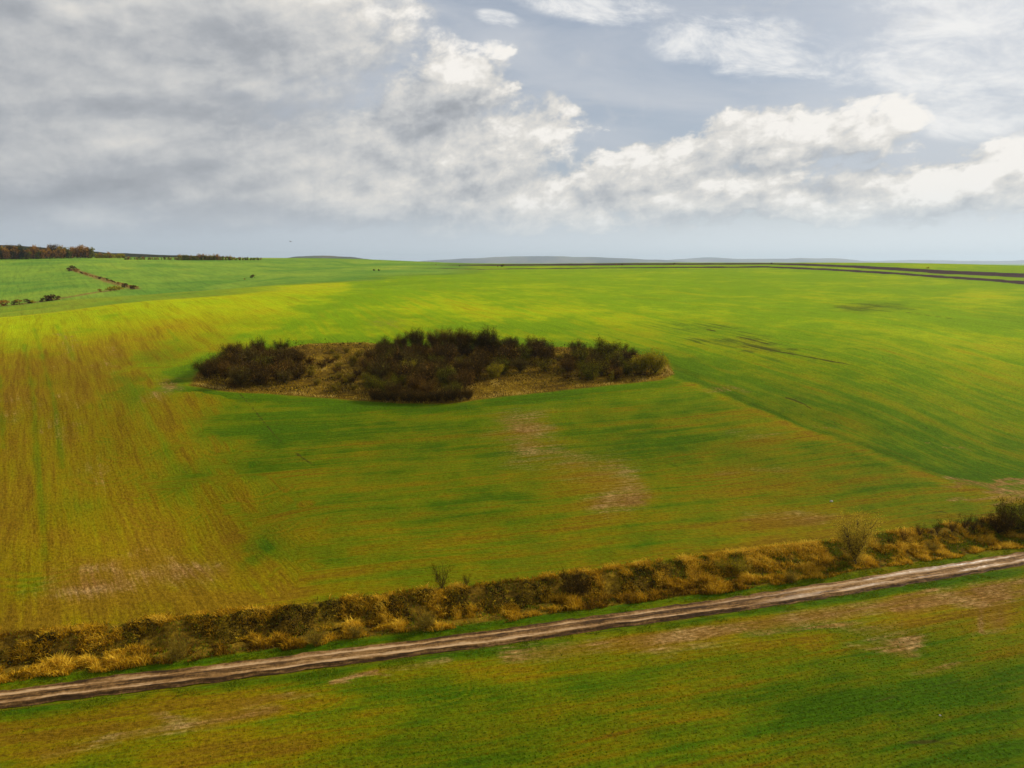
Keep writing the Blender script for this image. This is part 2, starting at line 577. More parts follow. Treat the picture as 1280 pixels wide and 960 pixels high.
# (pixel centre, pixel radii, mask, amount): turned into ellipses lying on the ground
PATCHES = [
    # bare soil
    (775, 622, 44, 18, 'soil', .62), (800, 628, 18, 8, 'soil', .4), (655, 528, 40, 24, 'soil', .50), (650, 550, 40, 20, 'soil', .34), (700, 572, 80, 18, 'soil', .40), (740, 595, 60, 18, 'soil', .38), (745, 606, 60, 36, 'g', -.35), (660, 540, 60, 30, 'g', -.35),
    (960, 586, 46, 6, 'soil', .45), (900, 592, 26, 5, 'soil', .5), (985, 640, 70, 9, 'soil', .4), (930, 545, 40, 8, 'soil', .3), (1010, 650, 60, 6, 'soil', .3),
    (212, 481, 22, 10, 'soil', .75), (140, 450, 10, 22, 'soil', .4), (228, 716, 60, 17, 'soil', .6), (120, 718, 60, 18, 'soil', .5), (100, 738, 75, 13, 'soil', .55),
    (85, 428, 10, 30, 'soil', .4), (20, 500, 16, 30, 'soil', .3), (95, 520, 14, 34, 'soil', .35), (75, 545, 10, 20, 'soil', .3), (130, 590, 18, 30, 'soil', .3),
    (185, 498, 30, 10, 'soil', .4), (1130, 804, 36, 14, 'soil', .85), (1105, 818, 40, 8, 'soil', .5), (1250, 738, 70, 14, 'soil', .9), (1180, 752, 60, 8, 'soil', .8),
    (1000, 780, 160, 11, 'soil', .6), (800, 806, 150, 11, 'soil', .45), (1248, 776, 16, 20, 'soil', .5), (1225, 770, 5, 30, 'soil', .4), (250, 905, 40, 7, 'soil', .5),
    (205, 897, 20, 7, 'soil', .6), (335, 876, 55, 6, 'soil', .5), (130, 915, 60, 9, 'soil', .4), (60, 940, 70, 10, 'soil', .3), (1170, 840, 60, 5, 'soil', .4),
    (1250, 606, 22, 4, 'soil', .9), (1262, 614, 30, 3, 'soil', .9), (1205, 606, 22, 3, 'soil', .7), (1215, 626, 30, 2.5, 'soil', .6), (1275, 602, 18, 3, 'soil', .8),
    (1115, 450, 8, 1.5, 'soil', .4), (1190, 560, 10, 1.5, 'soil', .7), (1167, 552, 8, 1.2, 'soil', .8), (1030, 533, 14, 4, 'soil', .5), (905, 487, 22, 5, 'soil', .45),
    (930, 492, 14, 4, 'soil', .4), (480, 405, 32, 9, 'soil', .35), (310, 412, 40, 5, 'g', -.12), (190, 412, 40, 8, 'g', -.12), (455, 843, 34, 2.6, 'soil', .95), (420, 852, 20, 2, 'soil', .7),
    # dry and yellowed crop
    (580, 385, 80, 10, 'g', -.38), (690, 388, 50, 7, 'g', -.3), (640, 398, 60, 8, 'g', -.25), (440, 418, 60, 8, 'g', -.3), (560, 600, 170, 30, 'g', -.15),
    (690, 560, 90, 45, 'g', -.25), (760, 640, 120, 25, 'g', -.15), (960, 600, 140, 30, 'g', -.25), (960, 660, 150, 22, 'g', -.25), (370, 590, 60, 25, 'g', -.25), (1225, 375, 60, 12, 'g', -.4), (1000, 540, 80, 12, 'g', -.4),
    (330, 640, 40, 40, 'g', -.15), (280, 750, 120, 14, 'g', -.45), (60, 920, 160, 30, 'g', -.6), (300, 880, 190, 24, 'g', -.7), (560, 838, 160, 16, 'g', -.5),
    (330, 920, 110, 20, 'g', -.5), (860, 800, 190, 13, 'g', -.6), (1120, 765, 160, 14, 'g', -.55), (870, 850, 70, 14, 'g', -.25), (1040, 820, 90, 12, 'g', -.3), (1250, 800, 60, 30, 'g', -.35),
    (820, 890, 160, 10, 'g', -.3), (480, 900, 70, 22, 'g', -.35), (250, 950, 90, 20, 'g', -.4), (980, 770, 150, 10, 'g', -.3),
    # lush dark crop, with the grove's shade painted in before its left clump
    (300, 522, 70, 34, 'g', .42), (430, 520, 140, 20, 'g', .4), (370, 548, 90, 14, 'g', .35), (350, 580, 60, 9, 'g', .3), (380, 688, 80, 14, 'g', .85), (320, 695, 22, 22, 'g', .7), (720, 540, 130, 26, 'g', .4),
    (880, 508, 120, 16, 'g', .5), (800, 565, 90, 22, 'g', .3), (930, 470, 80, 16, 'g', .45), (1060, 600, 130, 22, 'g', .25), (650, 625, 110, 10, 'g', .4), (560, 650, 130, 9, 'g', .4),
    (160, 488, 16, 28, 'g', .6), (205, 440, 24, 16, 'g', .5), (30, 737, 42, 15, 'g', .85), (140, 396, 16, 8, 'g', .5), (100, 412, 12, 6, 'g', .4), (25, 440, 30, 16, 'g', .3), (225, 600, 30, 40, 'g', .3), (610, 408, 70, 6, 'g', .4),
    (700, 410, 60, 7, 'g', .4), (860, 458, 50, 10, 'g', .4), (70, 925, 50, 8, 'g', .5), (1000, 870, 200, 26, 'g', .3), (700, 900, 160, 40, 'g', .35), (1180, 880, 120, 20, 'g', .2),
    (330, 670, 30, 30, 'g', .35), (120, 870, 60, 6, 'g', .3), (1240, 470, 120, 50, 'g', .15),
    # dark bare streaks on the right slope
    (880, 408, 80, 10, 'dark', .42), (915, 426, 80, 9, 'dark', .55), (970, 437, 70, 5, 'dark', .55), (1000, 452, 90, 6, 'dark', .3), (1100, 383, 60, 8, 'dark', .5), (1180, 405, 80, 8, 'dark', .25), (985, 500, 30, 3, 'dark', .35), (1230, 435, 60, 7, 'dark', .2),
    (1060, 386, 40, 4, 'dark', .3), (372, 568, 7, 4, 'dark', .3), (346, 549, 5, 3, 'dark', .25), (1210, 545, 60, 6, 'dark', .25), (1165, 933, 46, 4, 'dark', .7), (715, 930, 22, 4, 'dark', .5),
]
_PW = []
for (px, py, rx, ry, kind, w) in PATCHES:
    c = np.array(cast(px, py))
    ex = (np.array(cast(px + rx, py)) - np.array(cast(px - rx, py))) / 2
    ey = (np.array(cast(px, py - ry)) - np.array(cast(px, py + ry))) / 2
    _PW.append((c, np.linalg.inv(np.stack([ex, ey], 1)), kind, w))

# ploughed strips: distance of each edge against bearing
UP_T = [(480, 332.2), (520, 331.2), (560, 330.4), (640, 329.8), (740, 329.2), (860, 328.8), (958, 328.6), (1060, 331), (1170, 336.4), (1280, 341), (1420, 348)]
UP_B = [(480, 332.4), (520, 332.2), (560, 332.4), (640, 332.9), (740, 332.4), (860, 331.6), (958, 331), (1060, 335.2), (1170, 343), (1280, 348.4), (1420, 356)]
LO_T = [(440, 332.6), (500, 334.2), (600, 335.9), (680, 335), (760, 334.2), (860, 333), (958, 332.4), (1060, 336.6), (1170, 343.6), (1280, 350.6), (1420, 358.5)]
LO_B = [(440, 333.4), (500, 335.2), (600, 337.2), (680, 336.4), (760, 335.8), (860, 335.3), (958, 335), (1060, 340.3), (1170, 347.6), (1280, 356.4), (1420, 365)]


def bearing_curve(pts):
    a, r = [], []
    for px, py in pts:
        x, y = cast(px, py)
        a.append(math.degrees(math.atan2(x, y)))
        r.append(math.hypot(x, y))
    return np.array(a), np.array(r)


STRIPS = [(bearing_curve(UP_B), bearing_curve(UP_T)), (bearing_curve(LO_B), bearing_curve(LO_T))]
STREAM = [[cast(*p) for p in ((-60, 388), (0, 383), (60, 376), (100, 369), (150, 361))], [cast(*p) for p in ((88, 336), (110, 343), (140, 353), (170, 361))]]
SOILS = [([cast(*p) for p in pl], w, k) for pl, w, k in ((((1310, 722), (1200, 743), (1100, 758), (950, 782), (800, 802), (640, 820)), 2.0, .62), (((1300, 738), (1240, 742), (1180, 752), (1120, 762)), 1.3, .8), (((1170, 737), (1120, 747)), .5, .8),
          (((340, 888), (250, 905), (150, 921), (60, 944)), 1.1, .55), (((470, 839), (440, 846), (415, 854)), .35, .95), (((560, 826), (480, 838)), .8, .4), (((1227, 745), (1226, 790)), .5, .6), (((1250, 742), (1252, 786)), .5, .6),
          (((1300, 603), (1240, 606), (1185, 597)), 1.0, .8), (((1300, 618), (1240, 610)), 1.2, .8), (((1300, 612), (1220, 625)), .6, .7), (((1290, 616), (1245, 632)), 1.0, .7), (((180, 690), (75, 742)), 2.5, .35), (((1020, 645), (930, 650)), .6, .5))]
FURROWS = [([cast(*p) for p in pl], w) for pl, w in ((((1100, 955), (1165, 932), (1235, 902), (1290, 880)), .30), (((820, 960), (1000, 905), (1200, 850)), .18), (((900, 960), (1060, 908), (1290, 838)), .18), (((960, 960), (1090, 915), (1290, 850)), .16),
           (((1127, 626), (1150, 637), (1185, 641)), .3), (((295, 487), (345, 546), (375, 570), (420, 600)), .25), (((900, 423), (960, 437), (1040, 452), (1100, 465)), .7), (((960, 490), (1000, 503), (1030, 520)), .5), (((870, 408), (960, 430)), .6), (((1080, 385), (1200, 400)), .8))]
ARCS = [(np.array(cast(*p)), rad, n) for p, rad, n in (((148, 540), 6.0, 4), ((170, 560), 8.0, 5), ((140, 590), 8.0, 4), ((185, 612), 7.0, 5), ((215, 640), 7.5, 6), ((330, 610), 7.0, 4), ((350, 655), 5.0, 3), ((60, 700), 12.0, 6), ((280, 560), 6.0, 3), ((560, 858), 3.2, 4), ((395, 868), 4.0, 6))]
TRAMS = [[cast(*p) for p in pl] for pl in (((42, 410), (52, 440), (60, 475), (68, 500), (72, 540), (78, 585)), ((70, 406), (84, 430), (92, 450)), ((30, 430), (42, 500), (47, 580), (52, 640), (58, 700)),
                                           ((210, 412), (222, 426)), ((0, 470), (4, 560)))]


def ground_masks(x, y, z):
    r = np.hypot(x, y)
    az = np.degrees(np.arctan2(x, y))
    s = road_s(x, y)
    n1 = fbm(x * 0.02, y * 0.02, 31, 4)
    n2 = fbm(x * 0.09, y * 0.09, 47, 3)
    wob = (fbm(x * 0.06, y * 0.06, 71, 3) - 0.5)
    wL = sstep(left_x(y) - x + wob * 46, -20, 20) * (s > 9)
    wR = sstep(y - right_y(x) + wob * 10, -3.0, 3.0) * (1 - wL) * (s > 9)
    wC = (1 - wL) * (1 - wR)
    fore = sstep(-s, 1.5, 3.0)
    g = 0.56 * wC + 0.20 * wL + 0.80 * wR
    g = g * (1 - fore) + 0.70 * fore
    g = g + (n1 - 0.5) * 0.5 + (n2 - 0.5) * 0.35
    g = g + 0.40 * sstep(r + (n1 - .5) * 90, 250, 350) * (1 - fore) * (1 - .5 * wR)
    m = {'g': g, 'soil': np.zeros_like(x), 'dark': np.zeros_like(x)}
    px = x + (fbm(x * 0.13, y * 0.13, 3, 3) - 0.5) * np.clip(r * 0.07, 4, 20)
    py = y + (fbm(x * 0.13, y * 0.13, 9, 3) - 0.5) * np.clip(r * 0.07, 4, 20)
    for c, inv, kind, w in _PW:
        u = inv[0, 0] * (px - c[0]) + inv[0, 1] * (py - c[1])
        v = inv[1, 0] * (px - c[0]) + inv[1, 1] * (py - c[1])
        e = np.exp(-1.1 * (u * u + v * v) ** 1.2)
        m[kind] = m[kind] + ((0.75 if w < 0 else 0.5) * w if kind == 'g' else w) * e
    g = m['g']
    # the border between centre and right fields: a lush line with a pale headland below it
    bd = (y - right_y(x) + wob * 4)
    on = (x > cast(770, 436)[0]) * (1 - fore)
    g = g + 0.28 * np.exp(-((bd - 2.5) / 3.0) ** 2) * on
    g = g - 0.30 * np.exp(-((bd + 5.5) / 4.0) ** 2) * on
    # yellow green upper slopes; their sunlit brightness is put into the colour
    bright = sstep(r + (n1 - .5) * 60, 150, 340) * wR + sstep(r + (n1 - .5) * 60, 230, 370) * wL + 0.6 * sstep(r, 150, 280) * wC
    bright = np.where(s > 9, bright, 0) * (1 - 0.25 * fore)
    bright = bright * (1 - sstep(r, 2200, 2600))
    # beyond the first crest on the left lies another farm's green
    hill = np.maximum(.5 * sstep(r, 420, 500) * sstep(-az, 16, 24), sstep(r, 590, 650) * sstep(-az, 8, 13))
    hill = np.maximum(hill, sstep(r, 660, 760) * sstep(-az, 1.0, 6.0))
    hill = np.maximum(hill, sstep(r, 1250, 1320))
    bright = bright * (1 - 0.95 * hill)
    g = g * (1 - hill) + hill * (0.95 + (n1 - .5) * 0.5)
    plow = np.zeros_like(x)
    for (ab, rb), (at, rt) in STRIPS:
        lo, hi = np.interp(az, ab, rb) + (n2 - .5) * 14, np.interp(az, at, rt) + (n2 - .5) * 14
        lo, hi = lo + .10 * (hi - lo), hi - .10 * (hi - lo)
        plow = np.maximum(plow, sstep(r, lo + 0, lo + 7) * (1 - sstep(r, hi - 7, hi + 0)) * sstep(az, ab[0], ab[0] + 9) * (az < 70))
    soil = m['soil']
    for ln, w in zip(STREAM, (5.0, 6.0)):
        d = line_d(x, y, ln)
        soil = np.maximum(soil, 0.8 * np.exp(-(d / w) ** 4))
    gd = poly_sd(x, y, GROVE) + wob * 3
    rough = 1 - sstep(gd, -0.8, 0.8)
    rough = np.maximum(rough, sstep(s, 3.2, 4.0) * (1 - sstep(s + wob * 1.2, 10.8, 11.8)))
    g = g + 0.5 * np.exp(-((gd - 4) / 4.0) ** 2) * (1 - rough) * (wL < .5)
    verge = .7 * np.exp(-((s - 2.7) / 0.9) ** 2) + np.exp(-((s + 3.2) / 1.1) ** 2)
    g = g + 0.35 * verge
    soil = soil * (1 - np.clip(verge, 0, 1))
    for ln in TRAMS:
        g = g + 0.30 * np.exp(-(line_d(x, y, ln) / 0.7) ** 2)
    for ln, w, k in SOILS:
        soil = np.maximum(soil, k * np.exp(-(line_d(x, y, ln) / w) ** 2) * (.55 + .9 * n2))
        g = g - .3 * k * np.exp(-(line_d(x, y, ln) / (w * 2.5)) ** 2)
    fur = np.zeros_like(x)
    for ln, w in FURROWS:
        fur = np.maximum(fur, np.exp(-(line_d(x, y, ln) / w) ** 2) * sstep(fbm(x * .08, y * .08, 58, 3), .38, .55))
    for c, rad, n in ARCS:
        d = np.hypot(x - c[0], (y - c[1]) * .9)
        ang = np.cos(np.arctan2(y - c[1], x - c[0]) + 1.2)
        ring = np.cos(d / rad * n * 2 * np.pi) * np.exp(-((d / rad - .65) / .34) ** 4) * sstep(ang, .1, .6)
        g = g - .13 * ring
        fur = np.maximum(fur, .26 * np.clip(-ring, 0, 1) * sstep(n2, .35, .6))
    rut = np.exp(-((s + 2.35) / 0.16) ** 2) * (fbm(x * .15, y * .15, 90, 2) > .45)
    dark = np.clip(m['dark'] + 0.8 * rut + .75 * fur, 0, 1)
    return dict(g=np.clip(g, -.3, 1.3), soil=np.clip(soil, 0, 1), plow=plow, bright=np.clip(bright, 0, 1), hill=hill, dark=dark, rough=rough, wL=wL, wR=wR, s=s)


# ------------------------------------------------------------------ ground material and sheet
def mat_ground():
    m, t, out = new_mat("field_crop")
    geo = t.n.new('ShaderNodeNewGeometry')
    pos = geo.outputs['Position']
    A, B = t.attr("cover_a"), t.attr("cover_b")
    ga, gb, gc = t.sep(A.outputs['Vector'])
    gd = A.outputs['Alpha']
    ba, bb, bc = t.sep(B.outputs['Vector'])
    u, v, _ = t.sep(t.attr("rowuv").outputs['Vector'])
    warp = t.noise(pos, 0.03, 3.0, 0.5)
    v = t.mad(t.sub(warp, 0.5), 3.0, v)
    big = t.noise(t.xyz(t.mul(u, 1 / 55.0), t.mul(v, 1 / 3.2), 0.3), 1.0, 4.0, 0.6)
    mid = t.noise(t.xyz(t.mul(u, 1 / 18.0), t.mul(v, 1 / 0.8), 5.0), 1.0, 3.0, 0.6)
    fine = t.noise(t.xyz(t.mul(u, 1 / 1.1), t.mul(v, 1 / 0.32), 2.0), 1.0, 3.0, 0.65)
    iso = t.noise(pos, 0.16, 6.0, 0.62)
    grain = t.noise(pos, 1.7, 5.0, 0.75)
    geff = t.add(ga, t.mul(t.mul(t.mad(gd, -.42, 1.0), B.outputs['Alpha']), t.add(t.mul(t.sub(big, .5), 2.0), t.add(t.mul(t.sub(mid, .5), 1.15), t.add(t.mul(t.sub(iso, .5), .9), t.mul(t.sub(grain, .5), .65))))))
    thin = t.ramp(geff, [(0.0, (.200, .118, .004)), (.26, (.190, .138, .001)), (.50, (.132, .136, .001)), (.76, (.080, .118, .001)), (1.0, (.040, .088, .001))])  # darker crop colours; the near fields' cloud shade is painted in
    sunlit_crop = t.ramp(geff, [(0.0, (.38, .26, .003)), (.25, (.42, .345, .002)), (.5, (.39, .395, .001)), (.8, (.29, .365, .001)), (1.0, (.17, .28, .002))])  # upper-slope crop colours, brightened to paint in the sun
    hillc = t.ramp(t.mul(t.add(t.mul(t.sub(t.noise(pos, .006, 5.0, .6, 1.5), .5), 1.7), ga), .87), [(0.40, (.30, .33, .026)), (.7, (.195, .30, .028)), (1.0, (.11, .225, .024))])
    c = t.mix(gd, thin, sunlit_crop)
    c = t.mix(bc, c, hillc)
    sn = t.add(gb, t.add(t.mul(t.sub(mid, .5), 1.7), t.add(t.mul(t.sub(grain, .5), 1.1), t.mul(t.sub(iso, .5), .8))))
    sf = t.mul(t.smooth(sn, .15, .95), t.smooth(gb, 0.02, 0.25))
    soilc = t.ramp(t.add(t.mul(fine, .5), t.mul(iso, .5)), [(.34, (.11, .048, .010)), (.5, (.215, .110, .028)), (.66, (.40, .25, .10))])
    c = t.mix(t.mul(sf, .88), c, soilc)
    dn = t.smooth(t.add(bb, t.add(t.mul(t.sub(mid, .5), 1.6), t.mul(t.sub(big, .5), .9))), .30, .75)
    c = t.mix(t.mul(t.mul(dn, t.smooth(bb, .03, .2)), .85), c, (.045, .038, .006))
    c = t.mix(gc, c, t.mix(t.smooth(mid, .35, .65), (.022, .012, .014), (.075, .042, .040)))
    rn = t.ramp(t.add(t.mul(iso, .6), t.mul(grain, .4)), [(.32, (.030, .019, .003)), (.5, (.13, .075, .006)), (.66, (.27, .17, .010))])
    c = t.mix(ba, c, rn)
    # drilled rows, showing where the crop is thin
    row = t.m('SINE', t.mul(t.add(v, t.mul(t.sub(fine, .5), .5)), 2 * math.pi / 0.75))
    row = t.mul(row, t.smooth(t.add(iso, t.mul(t.sub(big, .5), .6)), .44, .66, 0.0, 0.15))
    c = t.mix(t.m('ABSOLUTE', row), c, t.mix(t.smooth(row, -.05, .05), (.040, .030, .002), t.mix(1.0, c, (1.5, 1.5, 1.3), 'MULTIPLY')))
    # plants and the gaps between them
    gr = t.add(t.mul(fine, .42), t.mul(grain, .58))
    c = t.mix(1.0, c, t.ramp(gr, [(.34, (.50, .47, .42)), (.5, (1, 1, 1)), (.66, (1.5, 1.45, 1.35))]), 'MULTIPLY')
    c = t.mix(1.0, c, t.ramp(t.add(t.mul(big, .5), t.mul(mid, .5)), [(.36, (.72, .70, .66)), (.5, (1, 1, 1)), (.64, (1.22, 1.20, 1.1))]), 'MULTIPLY')
    h = t.add(t.mul(fine, .3), t.add(t.mul(grain, .8), t.mul(mid, .30)))
    nrm = t.bump(h, 0.8, 0.5)
    principled(t, out, c, 0.95, nrm, 0.02)
    return m


def ring_radii():
    r = [0.0, 8, 16, 24, 31, 37, 42, 46, 49, 51.5]
    x = 53.0
    while x < 115: r.append(x); x += 0.19
    while x < 300: r.append(x); x *= 1.0032
    while x < 600: r.append(x); x *= 1.0065
    while x < 1500: r.append(x); x += 7.0
    while x < 56000: r.append(x); x *= 1.06
    return np.array(r[1:])


def build_ground():
    rad = ring_radii()
    inn = np.arange(-39, 39.001, 0.12)
    az = np.concatenate([np.arange(-180, -60, 5.0), np.arange(-60, -39, 1.0), inn, np.arange(40, 60, 1.0), np.arange(60, 180, 5.0)])
    na, nr = len(az), len(rad)
    ca, sa = np.sin(np.radians(az)), np.cos(np.radians(az))
    X = (rad[:, None] * ca[None]).ravel()
    Y = (rad[:, None] * sa[None]).ravel()
    Z = terrain(X, Y)
    m = ground_masks(X, Y, Z)
    i, j = np.meshgrid(np.arange(nr - 1), np.arange(na), indexing='ij')
    jn = (j + 1) % na
    F = np.stack([i * na + j, i * na + jn, (i + 1) * na + jn, (i + 1) * na + j], -1).reshape(-1, 4)[:, ::-1]
    V = np.stack([X, Y, Z], 1)
    o = mesh_obj("ground", V, F, mat_ground(), smooth=True)
    me = o.data
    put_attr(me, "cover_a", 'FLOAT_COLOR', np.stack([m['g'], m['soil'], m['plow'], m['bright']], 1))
    put_attr(me, "cover_b", 'FLOAT_COLOR', np.stack([m['rough'], m['dark'], m['hill'], 1 - .52 * m['wL']], 1))
    jit = (vnoise(X * .35, Y * .35, 201) - .5) * .9
    th = np.where(m['wL'] + jit > .5, DIR_L, np.where(m['wR'] > .5, DIR_R, math.atan(float(road_slope(10.0)))))
    rowu = X * np.cos(th) + Y * np.sin(th)
    rowv = -X * np.sin(th) + Y * np.cos(th)
    fore = (m['wL'] + jit <= .5) & (m['wR'] <= .5) & (m['s'] < 11)
    rowv = np.where(fore, m['s'], rowv)
    put_attr(me, "rowuv", 'FLOAT_VECTOR', np.stack([rowu, rowv, 0 * X], 1))
    # middle cap
    tag(o, kind='structure')
    return o


build_ground()


# ------------------------------------------------------------------ dirt road with ruts
def mat_road():
    m, t, out = new_mat("wet_dirt_road")
    u, v, _ = t.sep(t.attr("roaduv").outputs['Vector'])
    geo = t.n.new('ShaderNodeNewGeometry')
    pos = geo.outputs['Position']
    n = t.noise(t.xyz(t.mul(u, .20), t.mul(v, 4.2), 0), 1.0, 7.0, .70)
    n2 = t.noise(pos, 2.2, 5.0, .7)
    rut = t.attr("rut").outputs['Fac']
    f = t.add(t.mad(rut, .58, .05), t.add(t.mul(t.sub(n, .5), 1.7), t.mul(t.sub(n2, .5), .7)))
    c = t.ramp(f, [(0.0, (.040, .020, .006)), (.14, (.095, .046, .012)), (.36, (.25, .132, .040)), (.72, (.52, .335, .165))])
    wet = t.smooth(t.add(t.noise(t.xyz(t.mul(u, .07), t.mul(v, 2.6), 8.0), 1.0, 5.0, .66), t.mul(t.sub(rut, .5), .30)), .52, .68)
    wetx = t.mul(wet, t.attr("wetness").outputs['Fac'])
    c = t.mix(t.mul(wetx, .45), c, (.14, .085, .05))
    rg = t.mad(wetx, -0.58, .88)
    nb = t.bump(t.add(t.mul(n2, .6), t.mul(n, .5)), 0.5, .10)
    principled(t, out, c, rg, nb, t.mad(wetx, .4, .12))
    return m


def build_road():
    xs = np.arange(-140, 180, 0.21)
    half = 1.75
    sv = np.linspace(-half, half, 52)
    S, X0 = np.meshgrid(sv, xs)
    wig = (fbm(X0 * .09, X0 * 0, 8, 3) - .5) * .5
    ed = (fbm(X0 * .55, S * 0 + np.sign(S) * 9, 18, 3) - .5) * 1.0
    fan = 0.5 * sstep(X0, 15, 45) + .15
    k = 1.0 + 0.12 * fan + ed * 0.34
    k = k * (1 + .16 * (fbm(X0 * .12, X0 * 0 + 4, 28, 2) - .5))
    px, py = road_pt(X0, S * k + wig)
    a = S / half
    rut = (np.exp(-((S - .72) / .27) ** 2) + np.exp(-((S + .80) / .30) ** 2)) + .4 * sstep(X0, 20, 50)
    rut = rut * (0.75 + 0.5 * (fbm(X0 * .25, S * 1.4, 55, 3) - .5) * 2) + 0.35 * sstep(fbm(X0 * .05, S * .7, 61, 3), .5, .7)
    # deep twin ruts with ridges of mud beside them, edges sinking under the grass
    prof = 0.10 - 0.13 * np.exp(-((S - .72) / .26) ** 2) - 0.15 * np.exp(-((S + .80) / .28) ** 2) + 0.09 * np.exp(-((S + .02) / .22) ** 2) + 0.07 * np.exp(-((S + 1.35) / .18) ** 2) + .05 * np.exp(-((S - 1.3) / .18) ** 2)
    prof = prof + (fbm(X0 * .9, S * 2.2, 77, 4) - .5) * .16 + (fbm(X0 * 2.6, S * 4.5, 78, 2) - .5) * .05
    edge = sstep(np.abs(a), .72, 1.0)
    z = terrain(px, py) + 0.31 + prof - edge * (0.36 + 0.1 * ed)
    ny, nx = S.shape
    i, j = np.meshgrid(np.arange(ny - 1), np.arange(nx - 1), indexing='ij')
    F = np.stack([i * nx + j, (i + 1) * nx + j, (i + 1) * nx + j + 1, i * nx + j + 1], -1).reshape(-1, 4)[:, ::-1]
    o = mesh_obj("dirt_road", np.stack([px.ravel(), py.ravel(), z.ravel()], 1), F, mat_road(), smooth=True)
    put_attr(o.data, "roaduv", 'FLOAT_VECTOR', np.stack([X0.ravel(), S.ravel(), 0 * S.ravel()], 1))
    put_attr(o.data, "rut", 'FLOAT', np.clip(rut * (1 - edge * .9), 0, 1.4).ravel())
    put_attr(o.data, "wetness", 'FLOAT', (0.25 + 0.5 * sstep(X0, -5, 40)).ravel())
    tag(o, kind='structure')


build_road()


# ------------------------------------------------------------------ far hills
def mat_hills():
    m, t, out = new_mat("far_hill_land")
    geo = t.n.new('ShaderNodeNewGeometry')
    p = geo.outputs['Position']
    x, y, z = t.sep(p)
    vor = t.n.new('ShaderNodeTexVoronoi')
    t.put(vor.inputs['Vector'], t.xyz(t.mul(x, 1 / 1300.0), t.mul(y, 1 / 5000.0), 0.0))
    n = t.noise(t.xyz(t.mul(x, 1 / 2600.0), t.mul(y, 1 / 9000.0), 0), 1.0, 5.0, .6)
    fields = t.ramp(t.sep(vor.outputs['Color'])[0], [(0, (.10, .09, .04)), (.35, (.16, .13, .06)), (.6, (.08, .10, .03)), (1, (.13, .10, .06))])
    c = t.mix(t.smooth(n, .46, .56), fields, (.030, .032, .018))
    principled(t, out, c, 1.0, None, 0.0)
    return m


M_HILLS = mat_hills()


def hill_ridge(pts, dist, depth, seed):
    px = np.linspace(pts[0][0], pts[-1][0], 130)
    py = np.interp(px, [p[0] for p in pts], [p[1] for p in pts])
    py = np.convolve(np.pad(py, 5, 'edge'), np.ones(11) / 11, 'valid') + (fbm(px * .05, px * 0, seed, 4) - .5) * 1.5
    d = np.linspace(-1, 1, 26)
    V = []
    for a, b in zip(px, py):
        x, y, w = pdir(a, b)
        h = math.hypot(x, y)
        top = EYE + dist * w / h
        for k in d:
            rr = dist + k * depth
            f = (1 - k * k) ** 1.2
            V.append((x / h * rr, y / h * rr, -12 + (top + 12) * f))
    n = len(d)
    F = [(i * n + j, (i + 1) * n + j, (i + 1) * n + j + 1, i * n + j + 1) for i in range(len(px) - 1) for j in range(n - 1)]
    o = mesh_obj("hills", V, np.array(F), M_HILLS, smooth=True)
    tag(o, kind='structure')


hill_ridge([(330, 330), (365, 321.5), (400, 319.3), (440, 321.5), (470, 325), (510, 332)], 9500, 1700, 3)
hill_ridge([(480, 331), (540, 325), (600, 322.5), (655, 319.8), (700, 320), (740, 321.5), (780, 323), (850, 326), (900, 332)], 27000, 5000, 4)
hill_ridge([(760, 332), (830, 325), (885, 321.5), (930, 323.5), (1010, 322.8), (1050, 323), (1075, 326), (1120, 332)], 37000, 6000, 5)
hill_ridge([(980, 332), (1060, 327), (1140, 325), (1230, 326), (1300, 325), (1420, 327), (1500, 333)], 47000, 7000, 6)
hill_ridge([(-420, 312), (-200, 305), (0, 306.2), (30, 306.8), (70, 311), (150, 317), (220, 319), (280, 320.5), (340, 326)], 2300, 420, 7)


# ------------------------------------------------------------------ vegetation materials
def leafy(name, stops, trans=0.35, attr="tint", rough=.75):
    m, t, out = new_mat(name)
    c = t.ramp(t.attr(attr).outputs['Fac'], stops)
    p = t.n.new('ShaderNodeBsdfPrincipled')
    t.put(p.inputs['Base Color'], c)
    t.put(p.inputs['Roughness'], rough)
    t.put(p.inputs['Specular IOR Level'], .02)
    tr = t.n.new('ShaderNodeBsdfTranslucent')
    t.put(tr.inputs['Color'], c)
    mx = t.n.new('ShaderNodeMixShader')
    mx.inputs[0].default_value = trans
    t.l.new(p.outputs[0], mx.inputs[1])
    t.l.new(tr.outputs[0], mx.inputs[2])
    t.l.new(mx.outputs[0], out.inputs[0])
    return m


M_GOLD = leafy("dry_golden_grass", [(0, (.10, .050, .004)), (.35, (.33, .165, .005)), (.7, (.58, .33, .010)), (1, (.74, .48, .04))], .36)
M_PALE = leafy("pale_dry_grass", [(0, (.15, .085, .008)), (.4, (.36, .22, .012)), (.75, (.52, .35, .035)), (1, (.64, .45, .10))], .4)
M_BRAMBLE = leafy("bramble_leaves", [(0, (.010, .008, .002)), (.35, (.032, .024, .004)), (.6, (.085, .065, .005)), (.8, (.21, .145, .006)), (1, (.44, .29, .012))], .25)
M_GREENG = leafy("green_grass", [(0, (.04, .055, .002)), (.5, (.10, .135, .002)), (1, (.20, .22, .005))], .35)
M_TWIG = leafy("bare_twigs", [(0, (.018, .010, .001)), (.5, (.055, .032, .004)), (1, (.15, .092, .012))], .0, rough=.9)
M_TWIGR = leafy("reddish_twigs", [(0, (.030, .014, .001)), (.5, (.10, .052, .006)), (1, (.23, .125, .016))], .0, rough=.9)
M_TWIGG = leafy("grey_brown_twigs", [(0, (.03, .019, .003)), (.5, (.09, .056, .009)), (1, (.20, .13, .024))], .0, rough=.9)
